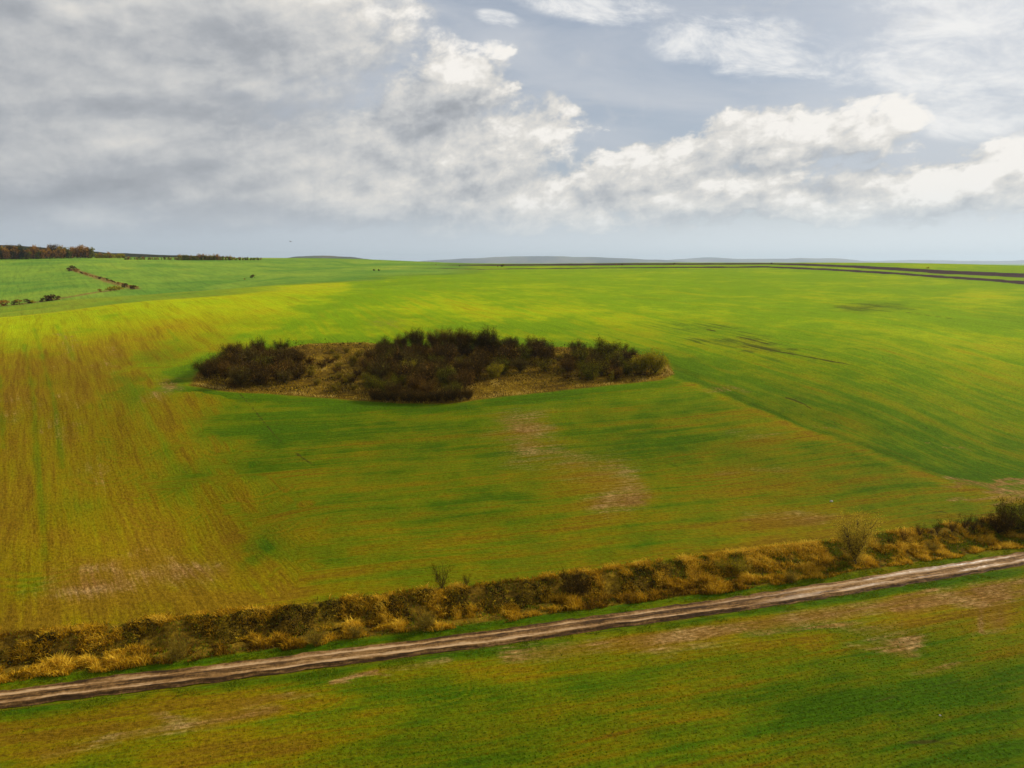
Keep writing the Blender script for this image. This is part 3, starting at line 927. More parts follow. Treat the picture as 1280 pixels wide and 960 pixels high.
M_TWIGY = leafy("yellow_brown_twigs", [(0, (.08, .05, .006)), (.5, (.22, .15, .014)), (1, (.42, .30, .03))], .4)
M_OLIVE = leafy("olive_leaves", [(0, (.038, .044, .002)), (.5, (.115, .115, .004)), (1, (.25, .215, .008))], .3)
M_LONE = leafy("lone_tree_leaves", [(0, (.20, .15, .010)), (.5, (.46, .32, .022)), (1, (.66, .49, .05))], .5)
M_YELLOW = leafy("yellow_leaves", [(0, (.12, .085, .002)), (.5, (.26, .215, .004)), (1, (.44, .36, .010))], .5)
M_RUST = leafy("rust_leaves", [(0, (.07, .028, .006)), (.5, (.26, .115, .014)), (1, (.48, .26, .03))], .3)
M_DGREEN = leafy("dark_green_leaves", [(0, (.016, .028, .010)), (.5, (.034, .050, .014)), (1, (.07, .085, .018))], .2)


def mat_bark():
    m, t, out = new_mat("bark")
    geo = t.n.new('ShaderNodeNewGeometry')
    n = t.noise(geo.outputs['Position'], 5.0, 4.0, .6)
    principled(t, out, t.ramp(n, [(.3, (.020, .012, .005)), (.7, (.065, .042, .020))]), .9, t.bump(n, .5, .03), .2)
    return m


M_BARK = mat_bark()


# ------------------------------------------------------------------ scattered blades and leaves (joined meshes)
def blades(px, py, pz, h, w, lean, seed, curve=0.3):
    """one bent blade of two quads-and-a-tip per point"""
    g = np.random.default_rng(seed)
    n = len(px)
    a = g.uniform(0, 2 * np.pi, n)
    la = g.uniform(0, 2 * np.pi, n)
    lx, ly = np.cos(la) * lean * h, np.sin(la) * lean * h
    wx, wy = np.cos(a) * w * .5, np.sin(a) * w * .5
    P = np.stack([px, py, pz], 1)
    W = np.stack([wx, wy, 0 * wx], 1)
    M = P + np.stack([lx * .35, ly * .35, h * .6], 1)
    T = P + np.stack([lx, ly, h * (1 - .25 * np.minimum(lean, 1))], 1)
    V = np.stack([P - W, P + W, M + W * .8, M - W * .8, T], 1).reshape(-1, 3)
    b = np.arange(n)[:, None] * 5
    F = np.concatenate([b + [0, 1, 2], b + [0, 2, 3], b + [3, 2, 4]], 0)
    return V, F


def quads(c, size, seed, up=0.3):
    g = np.random.default_rng(seed)
    n = len(c)
    u = g.normal(size=(n, 3)); u /= np.linalg.norm(u, axis=1)[:, None]
    v = g.normal(size=(n, 3)); v[:, 2] += up
    v -= u * (u * v).sum(1)[:, None]
    v /= np.linalg.norm(v, axis=1)[:, None]
    s = size[:, None] * .5
    V = np.stack([c - u * s, c - v * s * .6, c + u * s, c + v * s * .6], 1).reshape(-1, 3)
    b = np.arange(n)[:, None] * 4
    return V, np.concatenate([b + [0, 1, 2], b + [0, 2, 3]], 0)


def stuff(name, VF, mat, tint, per, label):
    V, F = VF
    o = mesh_obj(name, V, F, mat)
    put_attr(o.data, "tint", 'FLOAT', np.repeat(tint, per))
    tag(o, label, name.replace('_', ' '), None, 'stuff')
    return o


def strip_points(n, s0, s1, seed, x0=-78, x1=112):
    g = np.random.default_rng(seed)
    X0 = g.uniform(x0, x1, n)
    S = g.uniform(s0, s1, n)
    x, y = road_pt(X0, S)
    return X0, S, x, y, g


def build_bank():
    # golden grass between verge and bank, in clumps
    X0, S, x, y, g = strip_points(90000, 2.7, 8.2, 11)
    cl = fbm(x * .50, y * .50, 101, 3)
    patch = fbm(X0 * .06, X0 * 0 + 3, 102, 2)
    edge = 3.2 + (fbm(X0 * .3, X0 * 0, 5, 2) - .5) * 1.8
    back = 7.2 + (fbm(X0 * .35, X0 * 0 + 7, 15, 3) - .5) * 2.6 + 1.0 * sstep(X0, 20, 60)
    keep = (cl > .40) & (S > edge) & (S < back)
    x, y, cl, patch, X0, S = x[keep], y[keep], cl[keep], patch[keep], X0[keep], S[keep]
    n = len(x)
    right = sstep(X0, 20, 60)
    h = (0.22 + 3.4 * np.clip(cl - .42, 0, .35)) * g.uniform(.6, 1.2, n) * (1 - .30 * right)
    brownp = sstep(patch, .52, .64)
    tint = np.clip(g.normal(.50, .2, n) - .42 * brownp - .02 * right + (cl - .52) * 1.9, 0, 1)
    VF = blades(x, y, terrain(x, y) - .03, h, g.uniform(.05, .12, n), g.uniform(.3, 1.1, n), 12)
    stuff("golden_grass", VF, M_GOLD, tint, 5, "dry golden grass growing between the dirt road and the dark bank")
    # dark bramble mounds on the bank face
    X0, S, x, y, g = strip_points(66000, 6.4, 11.2, 21)
    lump = fbm(x * .42, y * .42, 111, 3)
    z = terrain(x, y)
    prof = np.clip(np.sin(np.clip((S - 6.2) / 5.0, 0, 1) * np.pi), 0, 1) ** .7
    top = prof * np.clip((lump - .38) * 3.6, 0, 1.15)
    keep = (lump > .43) & (S < 10.6 + (fbm(X0 * .4, X0 * 0, 119, 3) - .5) * 2.4) & (g.uniform(size=len(x)) > .90 * sstep(X0, 4, 42))
    n = int(keep.sum())
    k = g.uniform(.0, 1.0, len(x)) ** .45
    c = np.stack([x, y, z + .05 + top * k], 1)[keep]
    clump = fbm(x * 1.5, y * 1.5, 113, 2)[keep]
    tint = np.clip(g.beta(1.5, 3.4, n) * .8 + (clump - .42) * 1.5 + .30 * sstep(S[keep], 9.6, 11.0) * g.uniform(0, 1, n) + .18 * sstep(X0[keep], 10, 60) + (k[keep] - .6) * .4, 0, 1)  # tint also paints lit leaves above and near-black gaps below
    stuff("brambles", quads(c, g.uniform(.12, .30, n), 22), M_BRAMBLE, tint, 4, "dark brambles and dead weeds covering the steep bank")
    # dry grass hanging over the bank and standing on its upper edge
    X0, S, x, y, g = strip_points(80000, 6.8, 12.2, 31)
    cl = fbm(x * .42, y * .42, 121, 3)
    rimS = 11.0 + (fbm(X0 * .25, X0 * 0 + 2, 125, 3) - .5) * 1.6
    rim = np.exp(-((S - rimS) / .55) ** 2) * sstep(fbm(X0 * .35, S * .3, 126, 2), .36, .56)
    right = sstep(X0, 5, 45)
    keep = (g.uniform(size=len(x)) < np.clip(rim * .8 + .85 * sstep(cl, .51, .62) + .42 * right * sstep(cl, .45, .58), 0, 1)) & (S < 11.9)
    n = int(keep.sum())
    x, y, cl, X0, S, rim, right = x[keep], y[keep], cl[keep], X0[keep], S[keep], rim[keep], right[keep]
    h = g.uniform(.25, .65, n) * (.55 + cl)
    tint = np.clip(g.normal(.32, .2, n) + .30 * rim + (cl - .55) * 2.0 + .16 * right, 0, 1)
    stuff("bank_grass", blades(x, y, terrain(x, y) + .02, h, g.uniform(.06, .12, n), g.uniform(.6, 1.6, n), 32), M_GOLD, tint, 5, "straggling dry grass over the bank and along its upper edge")
    # green weeds low on the bank, more of them to the right
    X0, S, x, y, g = strip_points(52000, 4.0, 11.5, 36)
    cl = fbm(x * .5, y * .5, 122, 3)
    keep = (cl > .45) & (g.uniform(size=len(x)) < .22 + .78 * sstep(X0, 5, 45))
    n = int(keep.sum())
    x, y, S = x[keep], y[keep], S[keep]
    stuff("bank_weeds", blades(x, y, terrain(x, y), g.uniform(.2, .5, n), g.uniform(.06, .12, n), g.uniform(.6, 1.4, n), 37), M_GREENG, np.clip(g.normal(.60, .28, n), 0, 1), 5, "green weeds among the dry grass of the bank")
    # green verges on both sides of the road
    X0, S, x, y, g = strip_points(40000, 1.85, 4.2, 41)
    S2 = np.where(g.uniform(size=len(S)) < .5, S, -S)
    x, y = road_pt(X0, S2)
    keep = fbm(x * .6, y * .6, 131, 3) > np.where(S2 > 0, .50, .55)
    n = int(keep.sum())
    x, y = x[keep], y[keep]
    stuff("verge_grass", blades(x, y, terrain(x, y) - .02, g.uniform(.08, .26, n), g.uniform(.05, .09, n), g.uniform(.4, 1.2, n), 42), M_GREENG, np.clip(g.normal(.55, .25, n), 0, 1), 5,
          "short green grass on the verges of the dirt road")
    # tall dead weed stalks
    X0, S, x, y, g = strip_points(1800, 4.5, 11.0, 51)
    keep = fbm(x * .35, y * .35, 141, 2) > .54
    n = int(keep.sum())
    x, y = x[keep], y[keep]
    stuff("weed_stalks", blades(x, y, terrain(x, y), g.uniform(.6, 1.3, n), g.uniform(.03, .06, n), g.uniform(.05, .3, n), 52), M_TWIG, g.uniform(0, 1, n), 5, "tall dead weed stalks standing above the bank")


def build_crop():
    """young plants standing in drilled rows on the near field"""
    m = float(road_slope(10.0))
    g = np.random.default_rng(71)
    S = np.arange(-42.0, -4.0, 0.42)
    X = np.arange(-62, 84, 0.40)
    SS, XX = np.meshgrid(S, X)
    SS = SS.ravel() + g.normal(0, .05, SS.size)
    XX = XX.ravel() + g.uniform(-.2, .2, XX.size)
    x, y = road_pt(XX, SS)
    a = np.degrees(np.arctan2(x, y))
    mk = ground_masks(x, y, None)
    ok = (np.abs(a) < 38) & (np.hypot(x, y) > 55) & (g.uniform(size=len(x)) < np.clip(.25 + .75 * mk['g'], .1, .95) * (1 - .9 * mk['soil'])) & (mk['dark'] < .35)
    x, y, gg = np.repeat(x[ok], 2), np.repeat(y[ok], 2), np.repeat(mk['g'][ok], 2)
    n = len(x)
    x, y = x + g.normal(0, .04, n), y + g.normal(0, .04, n)
    VF = blades(x, y, terrain(x, y) - .01, g.uniform(.06, .15, n), g.uniform(.08, .16, n), g.uniform(.6, 1.8, n), 72)
    stuff("crop_plants", VF, M_CROP, np.clip(gg + g.normal(0, .25, n), 0, 1), 5, "young green crop plants in rows on the near field")


M_CROP = leafy("young_crop_leaves", [(0, (.20, .12, .003)), (.3, (.20, .15, .002)), (.6, (.12, .135, .002)), (.85, (.065, .115, .002)), (1, (.045, .105, .002))], .6)
build_crop()
build_bank()


def build_grove_floor():
    g = np.random.default_rng(61)
    P = np.array(GROVE)
    lo, hi = P.min(0), P.max(0)
    n = 60000
    x, y = g.uniform(lo[0], hi[0], n), g.uniform(lo[1], hi[1], n)
    d = poly_sd(x, y, GROVE)
    cl = fbm(x * .22, y * .22, 151, 3)
    rim = np.exp(-((d + 1.4) / 1.3) ** 2)
    # the pale open slope between middle and right clumps, the brown gap between left and middle
    pc = np.array(cast(640, 486)); pale = np.exp(-(((x - pc[0]) / 11) ** 2 + ((y - pc[1]) / 8) ** 2))
    gc = np.array(cast(425, 468)); gap = np.exp(-(((x - gc[0]) / 11) ** 2 + ((y - gc[1]) / 16) ** 2))
    keep = (d < -.1) & (g.uniform(size=n) < np.clip(.30 * sstep(cl, .4, .6) + .8 * rim + pale + .7 * gap * sstep(cl, .38, .55), 0, 1))
    x, y, cl, rim, pale, gap = x[keep], y[keep], cl[keep], rim[keep], pale[keep], gap[keep]
    n = len(x)
    tint = np.clip(g.normal(.30, .2, n) + .42 * rim + .40 * pale + .25 * gap + (cl - .5) * 1.9, 0, 1)
    h = g.uniform(.25, .95, n) * (.55 + 1.0 * (cl - .3))
    stuff("grove_grass", blades(x, y, terrain(x, y) - .05, h, g.uniform(.09, .2, n), g.uniform(.3, 1.3, n), 62), M_PALE, tint, 5, "tall dry grass on the grove floor and round its edge")
    n = 26000
    x, y = g.uniform(lo[0], hi[0], n), g.uniform(lo[1], hi[1], n)
    d = poly_sd(x, y, GROVE)
    cl = fbm(x * .3, y * .3, 161, 3)
    pg = np.maximum(np.exp(-(((x - pc[0]) / 12) ** 2 + ((y - pc[1]) / 9) ** 2)), np.exp(-(((x - gc[0]) / 11) ** 2 + ((y - gc[1]) / 16) ** 2)))
    keep = (d < -1.8) & (cl > .44 + .16 * pg)
    x, y, cl = x[keep], y[keep], cl[keep]
    n = len(x)
    c = np.stack([x, y, terrain(x, y) + g.uniform(0, 1.5, n) * (cl - .38) * 5], 1)
    tint = np.clip(g.beta(1.5, 2.4, n) + sstep(fbm(x * .15, y * .15, 171, 2), .5, .62) * g.uniform(0, .6, n), 0, 1)
    stuff("undergrowth", quads(c, g.uniform(.25, .6, n), 63), M_BRAMBLE, tint, 4, "low brown undergrowth between the trees of the grove")


build_grove_floor()


# ------------------------------------------------------------------ trees
def tube(V, F, pts, rad, k=5):
    pts = [Vector(p) for p in pts]
    base = len(V)
    n = len(pts)
    for i, p in enumerate(pts):
        d = (pts[min(i + 1, n - 1)] - pts[max(i - 1, 0)]).normalized()
        a = d.orthogonal().normalized()
        b = d.cross(a)
        for j in range(k):
            t = 2 * math.pi * j / k
            V.append(tuple(p + (a * math.cos(t) + b * math.sin(t)) * rad[i]))
    for i in range(n - 1):
        for j in range(k):
            F.append((base + i * k + j, base + i * k + (j + 1) % k, base + (i + 1) * k + (j + 1) % k, base + (i + 1) * k + j))
    F.append(tuple(base + (n - 1) * k + j for j in range(k)))


def bez(a, b, c, n):
    return [a * (1 - t) ** 2 + b * 2 * t * (1 - t) + c * t * t for t in (i / (n - 1) for i in range(n))]


def grow(seed, height, width, stems=5, twigs=2200, leaves=0, twig_len=(.5, 1.1), twig_w=.05, leaf=.3, trunk_h=.18, trunk_r=.16, upright=.5, mats=(None, None), leaf_bias=0.0, limbs=4):
    """a woody plant: returns (trunk mesh, crown mesh)"""
    r = random.Random(seed)
    g = np.random.default_rng(seed)
    V, F = [], []
    th = height * trunk_h
    lean = Vector((r.uniform(-.1, .1), r.uniform(-.1, .1), 0)) * height
    base = Vector((0, 0, -.25))
    fork = Vector((lean.x * .3, lean.y * .3, th))
    tube(V, F, bez(base, (base + fork) / 2, fork, 4), [trunk_r * 1.25, trunk_r * 1.05, trunk_r * .9, trunk_r * .8], 7)
    lines = []
    for i in range(stems):
        a = 2 * math.pi * (i + r.uniform(-.3, .3)) / stems
        f = r.uniform(.45, 1.0) if i else .12
        end = Vector((math.cos(a) * width * .5 * f * (1.15 - upright * .5), math.sin(a) * width * .5 * f * (1.15 - upright * .5), height * r.uniform(.70, .98) * (1.0 - .22 * f * (1 - upright)))) + lean
        mid = (fork + end) / 2 + Vector((math.cos(a) * width * .10, math.sin(a) * width * .10, -height * .04))
        p = bez(fork - Vector((0, 0, th * .15)), mid, end, 6)
        tube(V, F, p, [trunk_r * .62 * (1 - k / 5.6) for k in range(6)], 5)
        lines.append(p)
        for _ in range(limbs):
            k = r.uniform(.2, .85)
            o = p[int(k * 5)]
            b = a + r.uniform(-1.5, 1.5)
            l = height * r.uniform(.18, .36) * (1.1 - k * .4)
            e = o + Vector((math.cos(b) * l * (1 - upright * .6), math.sin(b) * l * (1 - upright * .6), l * r.uniform(.35, .9)))
            q = bez(o, (o + e) / 2 + Vector((math.cos(b) * l * .12, math.sin(b) * l * .12, -l * .05)), e, 4)
            tube(V, F, q, [trunk_r * .26, trunk_r * .18, trunk_r * .11, trunk_r * .04], 4)
            lines.append(q)
    # twigs leave points along the limbs, mostly towards the outside and up
    L = []
    for p in lines:
        for a, b in zip(p[:-1], p[1:]):
            for t in (0.0, .33, .66):
                q = a.lerp(b, t)
                if q.z > height * (.2 if trunk_h > .13 else .07):
                    L.append(q)
    L = np.array([tuple(q) for q in L])
    wgt = (L[:, 2] / height) ** .6 + .15
    idx = g.choice(len(L), twigs, p=wgt / wgt.sum())
    o = L[idx] + g.normal(size=(twigs, 3)) * width * .075
    cen = np.array([lean.x * .5, lean.y * .5, height * .45])
    d = (o - cen) / np.array([width * .5, width * .5, height * .55])
    d = d * .8 + g.normal(size=d.shape) * .75 + np.array([0, 0, .35 + upright * .7])
    d /= np.linalg.norm(d, axis=1)[:, None]
    ln = g.uniform(*twig_len, twigs) * height / 6.0
    e = o + d * ln[:, None]
    a = np.cross(d, g.normal(size=d.shape))
    a /= np.linalg.norm(a, axis=1)[:, None] + 1e-9
    w = twig_w * g.uniform(.7, 1.3, twigs)[:, None]
    TV = np.stack([o - a * w, o + a * w, e], 1).reshape(-1, 3)
    TF = np.arange(twigs * 3).reshape(-1, 3)
    tint = np.repeat(np.clip(g.normal(.42, .32, twigs), 0, 1), 3)
    fm = np.zeros(len(TF), int)
    if leaves:
        clump = g.uniform(size=len(L))
        wl = (clump ** 2 + .1) * ((L[:, 2] / height) ** (.5 + leaf_bias) + .1)
        k = g.choice(len(L), leaves, p=wl / wl.sum())
        dd = g.normal(size=(leaves, 3)) * width * .085 + (L[k] - cen) * g.uniform(.0, .28, leaves)[:, None]
        QV, QF = quads(L[k] + dd, g.uniform(.6, 1.3, leaves) * leaf, seed + 5)
        TF = np.concatenate([TF, QF + len(TV)], 0)
        TV = np.concatenate([TV, QV], 0)
        fm = np.concatenate([fm, np.ones(len(QF), int)])
        tint = np.concatenate([tint, np.repeat(np.clip(g.normal(.45, .2, leaves) + (clump[k] - .5) * .5, 0, 1), 4)])
    low = TV[:, 2] < .05
    TV[low, 2] = .05
    tm = mesh_obj("trunk", V, F, M_BARK, link=False, smooth=True)
    cm = mesh_obj("crown", TV, TF, list(mats), link=False, fmat=fm)
    put_attr(cm, "tint", 'FLOAT', tint)
    return tm, cm


def plant(name, meshes, x, y, sc, rot, label, cat, group, sink=0.0, sz=None):
    o = bpy.data.objects.new(name, None)
    o.empty_display_size = .5
    col.objects.link(o)
    o.location = (x, y, gz(x, y) - sink)
    o.rotation_euler = (0, 0, rot)
    o.scale = (sc, sc, sz or sc)
    tag(o, label, cat, group)
    for nm, me in zip(("trunk", "crown"), meshes):
        c = bpy.data.objects.new(nm, me)
        col.objects.link(c)
        c.parent = o
    return o


BARE = [grow(100 + k, 6.0, 6.0, 11, 4600, 320 + 260 * (k % 2), mats=((M_TWIG, M_TWIGR, M_TWIG, M_TWIGG, M_TWIGR)[k], M_OLIVE if k % 2 else M_RUST), upright=.40, trunk_h=.06, twig_w=.029, twig_len=(.35, 1.0), leaf=.26) for k in range(5)]
TALL = [grow(120 + k, 7.6, 6.0, 9, 4500, 0, mats=((M_TWIG, M_TWIGR)[k % 2], M_TWIG), upright=.72, trunk_h=.16, twig_w=.023, twig_len=(.5, 1.1), trunk_r=.14, limbs=6) for k in range(4)]
OLIVE = [grow(140 + k, 5.6, 5.6, 8, 2000, 2600, mats=(M_TWIG, M_OLIVE), upright=.4, trunk_h=.07, twig_w=.024, leaf=.26) for k in range(3)]
RUSTY = [grow(150 + k, 5.6, 5.8, 9, 3200, 1100, mats=(M_TWIG, (M_RUST, M_YELLOW)[k]), upright=.38, trunk_h=.07, twig_w=.022, twig_len=(.35, .9), leaf=.24) for k in range(2)]
YELL = [grow(160 + k, 5.4, 5.4, 8, 1500, 3600, mats=(M_TWIGY, M_YELLOW), upright=.45, trunk_h=.07, twig_w=.024, leaf=.26) for k in range(2)]
SLIM = [grow(170 + k, 4.0, 1.5, 3, 300, 420, mats=(M_TWIGY, M_YELLOW), upright=.95, trunk_h=.1, leaf=.28, trunk_r=.07) for k in range(1)]
SCRUB = [grow(180 + k, 2.4, 3.2, 6, 1000, 240, mats=(M_TWIGY if k else M_TWIG, M_YELLOW if k else M_RUST), upright=.3, trunk_h=.06, trunk_r=.06, twig_len=(.8, 1.8), twig_w=.035, leaf=.25) for k in range(2)]


def fill(poly_px, count, spacing, seed):
    P = [cast(*p) for p in poly_px]
    r = random.Random(seed)
    xs, ys = [p[0] for p in P], [p[1] for p in P]
    got = []
    for _ in range(6000):
        x, y = r.uniform(min(xs), max(xs)), r.uniform(min(ys), max(ys))
        if poly_sd(np.array([x]), np.array([y]), P)[0] > 0:
            continue
        if all((x - a) ** 2 + (y - b) ** 2 > spacing ** 2 for a, b in got):
            got.append((x, y))
            if len(got) >= count:
                break
    return got


def where(x, y, box):
    """which part of a clump a tree stands in, in words"""
    x0, x1 = min(p[0] for p in box), max(p[0] for p in box)
    t = (x - x0) / (x1 - x0)
    return ("at the front " if y < box[2][1] else "at the back ") + ("left" if t < .34 else "middle" if t < .67 else "right")


def grove():
    r = random.Random(5)
    # left clump
    lef = [cast(*p) for p in ((252, 476), (378, 455), (310, 464))]
    rig = [cast(*p) for p in ((706, 466), (800, 462), (750, 461))]
    for x, y in fill(((252, 476), (300, 484), (350, 482), (374, 474), (378, 455), (340, 447), (290, 452)), 27, 4.3, 1):
        plant("bare_tree", r.choice(BARE + BARE + OLIVE[:1] + RUSTY[:1]), x, y, r.uniform(.75, 1.15), r.uniform(0, 6.3), "dark brown bushy tree " + where(x, y, lef) + " of the left clump", "tree", "bare trees of the left clump")
    for px, py, s in ((292, 452, .92), (322, 449, .95), (352, 450, .92), (372, 458, .7)):
        x, y = cast(px, py)
        plant("bare_tree", r.choice(TALL), x, y, s, r.uniform(0, 6.3), "thin bare tree rising from the back of the left clump", "tree", "thin bare trees behind the left clump")
    x, y = cast(330, 466)
    plant("leafy_shrub", OLIVE[0], x, y, 1.05, 1.0, "olive leaved shrub among the bare trees of the left clump", "shrub", None)
    x, y = cast(292, 484)
    plant("scrub_bush", SCRUB[0], x, y, .8, 1.0, "pale grey bush at the foot of the left clump", "bush", None)
    # middle clump
    mid = [cast(*p) for p in ((462, 488), (690, 441), (560, 470))]
    for x, y in fill(((462, 488), (500, 500), (572, 499), (600, 478), (655, 468), (690, 466), (690, 448), (640, 441), (560, 441), (480, 446), (458, 462)), 48, 4.6, 2):
        plant("bare_tree", r.choice(BARE + BARE + OLIVE + RUSTY), x, y, r.uniform(.8, 1.25), r.uniform(0, 6.3), "bushy autumn tree " + where(x, y, mid) + " of the large middle clump", "tree", "bare trees of the middle clump")
    for px, py, s in ((500, 444, 1.0), (521, 442, 1.25), (545, 442, 1.1), (562, 442, 1.2), (577, 442, 1.22), (597, 444, 1.15), (612, 444, 1.28), (640, 446, 1.0), (668, 450, .8), (480, 448, .95)):
        x, y = cast(px, py)
        plant("bare_tree", r.choice(TALL), x, y, s, r.uniform(0, 6.3), "tall bare tree in the back row of the middle clump", "tree", "tall bare trees behind the middle clump")
    for px, py, s in ((505, 470, 1.0), (618, 472, .9)):
        x, y = cast(px, py)
        plant("yellow_tree", YELL[0], x, y, s, r.uniform(0, 6.3), "small yellowing tree among the bare trees of the middle clump" if px < 600 else "small yellowing tree at the right side of the middle clump", "tree", "yellowing trees of the grove")
    x, y = cast(577, 495)
    plant("slim_tree", SLIM[0], x, y, .8, 0, "slim yellow sapling at the front right foot of the middle clump", "sapling", "slim yellow saplings")
    # right clump
    for x, y in fill(((706, 466), (740, 476), (792, 474), (800, 462), (790, 450), (780, 446), (720, 444)), 21, 4.3, 3):
        plant("bare_tree", r.choice(BARE + OLIVE + RUSTY), x, y, r.uniform(.7, 1.05), r.uniform(0, 6.3), "dark bushy tree " + where(x, y, rig) + " of the right clump", "tree", "bushy trees of the right clump")
    x, y = cast(757, 452)
    plant("leafy_tree", OLIVE[1], x, y, 1.45, .4, "tallest olive green tree standing out of the right clump", "tree", None)
    for px, py, s, l in ((801, 466, 1.3, "yellow leaved bushy tree near the right end of the grove"), (819, 468, 1.45, "broad yellow bush at the very right end of the grove")):
        x, y = cast(px, py)
        plant("yellow_tree", YELL[1 if px > 810 else 0], x, y, s, r.uniform(0, 6.3), l, "tree", "yellowing trees of the grove")
    for px, py, s, l in ((724, 474, .75, "green sapling at the left foot of the right clump"), (743, 477, .8, "middle of three saplings before the right clump"), (764, 477, .95, "tallest yellow sapling before the right clump")):
        x, y = cast(px, py)
        plant("slim_tree", SLIM[0], x, y, s, r.uniform(0, 6.3), l, "sapling", "slim yellow saplings")
    for px in range(496, 670, 17):
        x, y = cast(px + r.uniform(-4, 4), 445 + r.uniform(-1, 2))
        plant("bare_tree", r.choice(BARE + RUSTY[:1]), x, y, r.uniform(.75, .95), r.uniform(0, 6.3), "round dark tree filling the back row of the middle clump between the tall bare ones", "tree", "round trees behind the middle clump")
    # low trees added to make the near-black shade under the middle clump's front
    for px in range(468, 588, 9):
        x, y = cast(px + r.uniform(-2, 2), 499 + 3.5 * math.sin((px - 450) / 45.0))
        plant("bare_tree", BARE[r.choice((0, 2))], x, y, r.uniform(.5, .68), r.uniform(0, 6.3), "low dark tree added for shade along the front edge of the middle clump", "tree", "low trees added for shade before the middle clump")
    # scrub in the gaps
    for x, y in fill(((384, 476), (420, 492), (455, 490), (456, 440), (400, 438), (386, 455)), 22, 3.6, 4):
        plant("scrub_bush", r.choice(SCRUB), x, y, r.uniform(.6, 1.1), r.uniform(0, 6.3), "low yellow brown bush in the gap between left and middle clumps", "bush", "low bushes in the left gap")
    for px, py in ((425, 473), (440, 474), (433, 480)):
        x, y = cast(px, py)
        plant("scrub_bush", SCRUB[1], x, y, r.uniform(.8, 1.1), r.uniform(0, 6.3), "bright yellow bush beside the left side of the middle clump", "bush", "bright yellow bushes")
    for x, y in fill(((690, 470), (712, 478), (712, 445), (695, 440)), 6, 4.5, 6):
        plant("scrub_bush", r.choice(SCRUB), x, y, r.uniform(.5, .9), r.uniform(0, 6.3), "low brown bush in the gap between middle and right clumps", "bush", "low bushes in the right gap")


grove()


def bank_plants():
    # the lone tree by the road
    lone = grow(301, 7.4, 6.8, 10, 2200, 6500, mats=(M_TWIGY, M_LONE), upright=.50, trunk_h=.10, trunk_r=.26, twig_w=.018, twig_len=(.5, 1.1), leaf=.165, leaf_bias=1.5, limbs=7)
    x, y = cast(1069, 706)
    plant("lone_tree", lone, x, y, .84, .5, "small yellow brown tree standing alone on the bank beside the road", "tree", None, 0.0, 1.16)
    b1 = grow(311, 4.4, 4.4, 8, 2600, 200, mats=(M_TWIG, M_RUST), upright=.5, trunk_h=.06, trunk_r=.09, twig_w=.022, twig_len=(.6, 1.3), leaf=.16)
    b2 = grow(312, 4.6, 5.2, 8, 1800, 2200, mats=(M_TWIG, M_OLIVE), upright=.4, trunk_h=.06, trunk_r=.10, twig_w=.022, leaf=.2)
    b3 = grow(313, 4.2, 3.2, 7, 900, 0, mats=(M_TWIG, M_TWIG), upright=.8, trunk_h=.06, trunk_r=.06, twig_w=.014, twig_len=(.5, 1.1))
    b4 = grow(314, 2.4, 3.0, 8, 900, 900, mats=(M_TWIGY, M_YELLOW), upright=.35, trunk_h=.06, trunk_r=.05, twig_w=.018, leaf=.15)
    b5 = grow(315, 1.8, 2.6, 9, 1500, 60, mats=(M_TWIGY, M_RUST), upright=.7, trunk_h=.05, trunk_r=.04, twig_w=.016, twig_len=(.8, 2.0), leaf=.12)

    def at(px, py, m, s, rot, name, label, group=None, cat="bush"):
        x, y = cast(px, py)
        plant(name, m, x, y, s, rot, label, cat, group)
    at(1247, 668, b1, 1.05, .3, "dark_bush", "dark bare bush at the right end of the bank")
    at(1272, 664, b2, 1.3, .9, "leafy_bush", "big olive leaved bush beside the dark bare bush on the bank")
    at(1295, 662, b2, 1.2, 2.9, "leafy_bush", "olive leaved bush cut by the right edge of the picture")
    at(720, 750, b1, .95, 2.0, "dark_bush", "dark round bush halfway along the bank")
    at(552, 738, b3, .95, .2, "thin_bush", "thin bare shrub on the upper edge of the bank", cat="shrub")
    at(584, 733, b3, .45, 1.2, "thin_bush", "tiny bare shrub just right of the thin bare shrub", cat="shrub")
    at(924, 716, b4, 1.05, .2, "yellow_bush", "round yellow green bush on the bank left of the lone tree")
    at(900, 712, b4, .75, 1.9, "yellow_bush", "smaller yellow green bush beside the round one on the bank")
    for k, (px, py, s, l) in enumerate(((225, 824, 1.2, "brown bushy weed clump in the golden grass near the left end"), (395, 806, 1.0, "wide brown weed clump in the golden grass below the bank"), (532, 787, 1.25, "brown weed clump by the verge below the thin bare shrub"),
                                        (445, 797, .8, "low brown weed clump between two larger ones"), (990, 728, .9, "reddish brown weed clump left of the lone tree"), (1165, 690, .9, "brown weed clump right of the lone tree"))):
        at(px, py, b5, s, k * 1.3, "weed_clump", l, "brown weed clumps below the bank", "weed clump")
    for k, (px, py, s) in enumerate(((1130, 678, .8), (1150, 672, .85), (1172, 668, .9), (1190, 666, .95), (1205, 662, 1.0), (1215, 664, .9), (1226, 662, .85), (1112, 683, .6))):
        at(px, py, b3, s * .75, k * .8, "stalk_bush", "upright bare shrub in the brown thicket right of the lone tree", "thicket right of the lone tree", "shrub")


bank_plants()


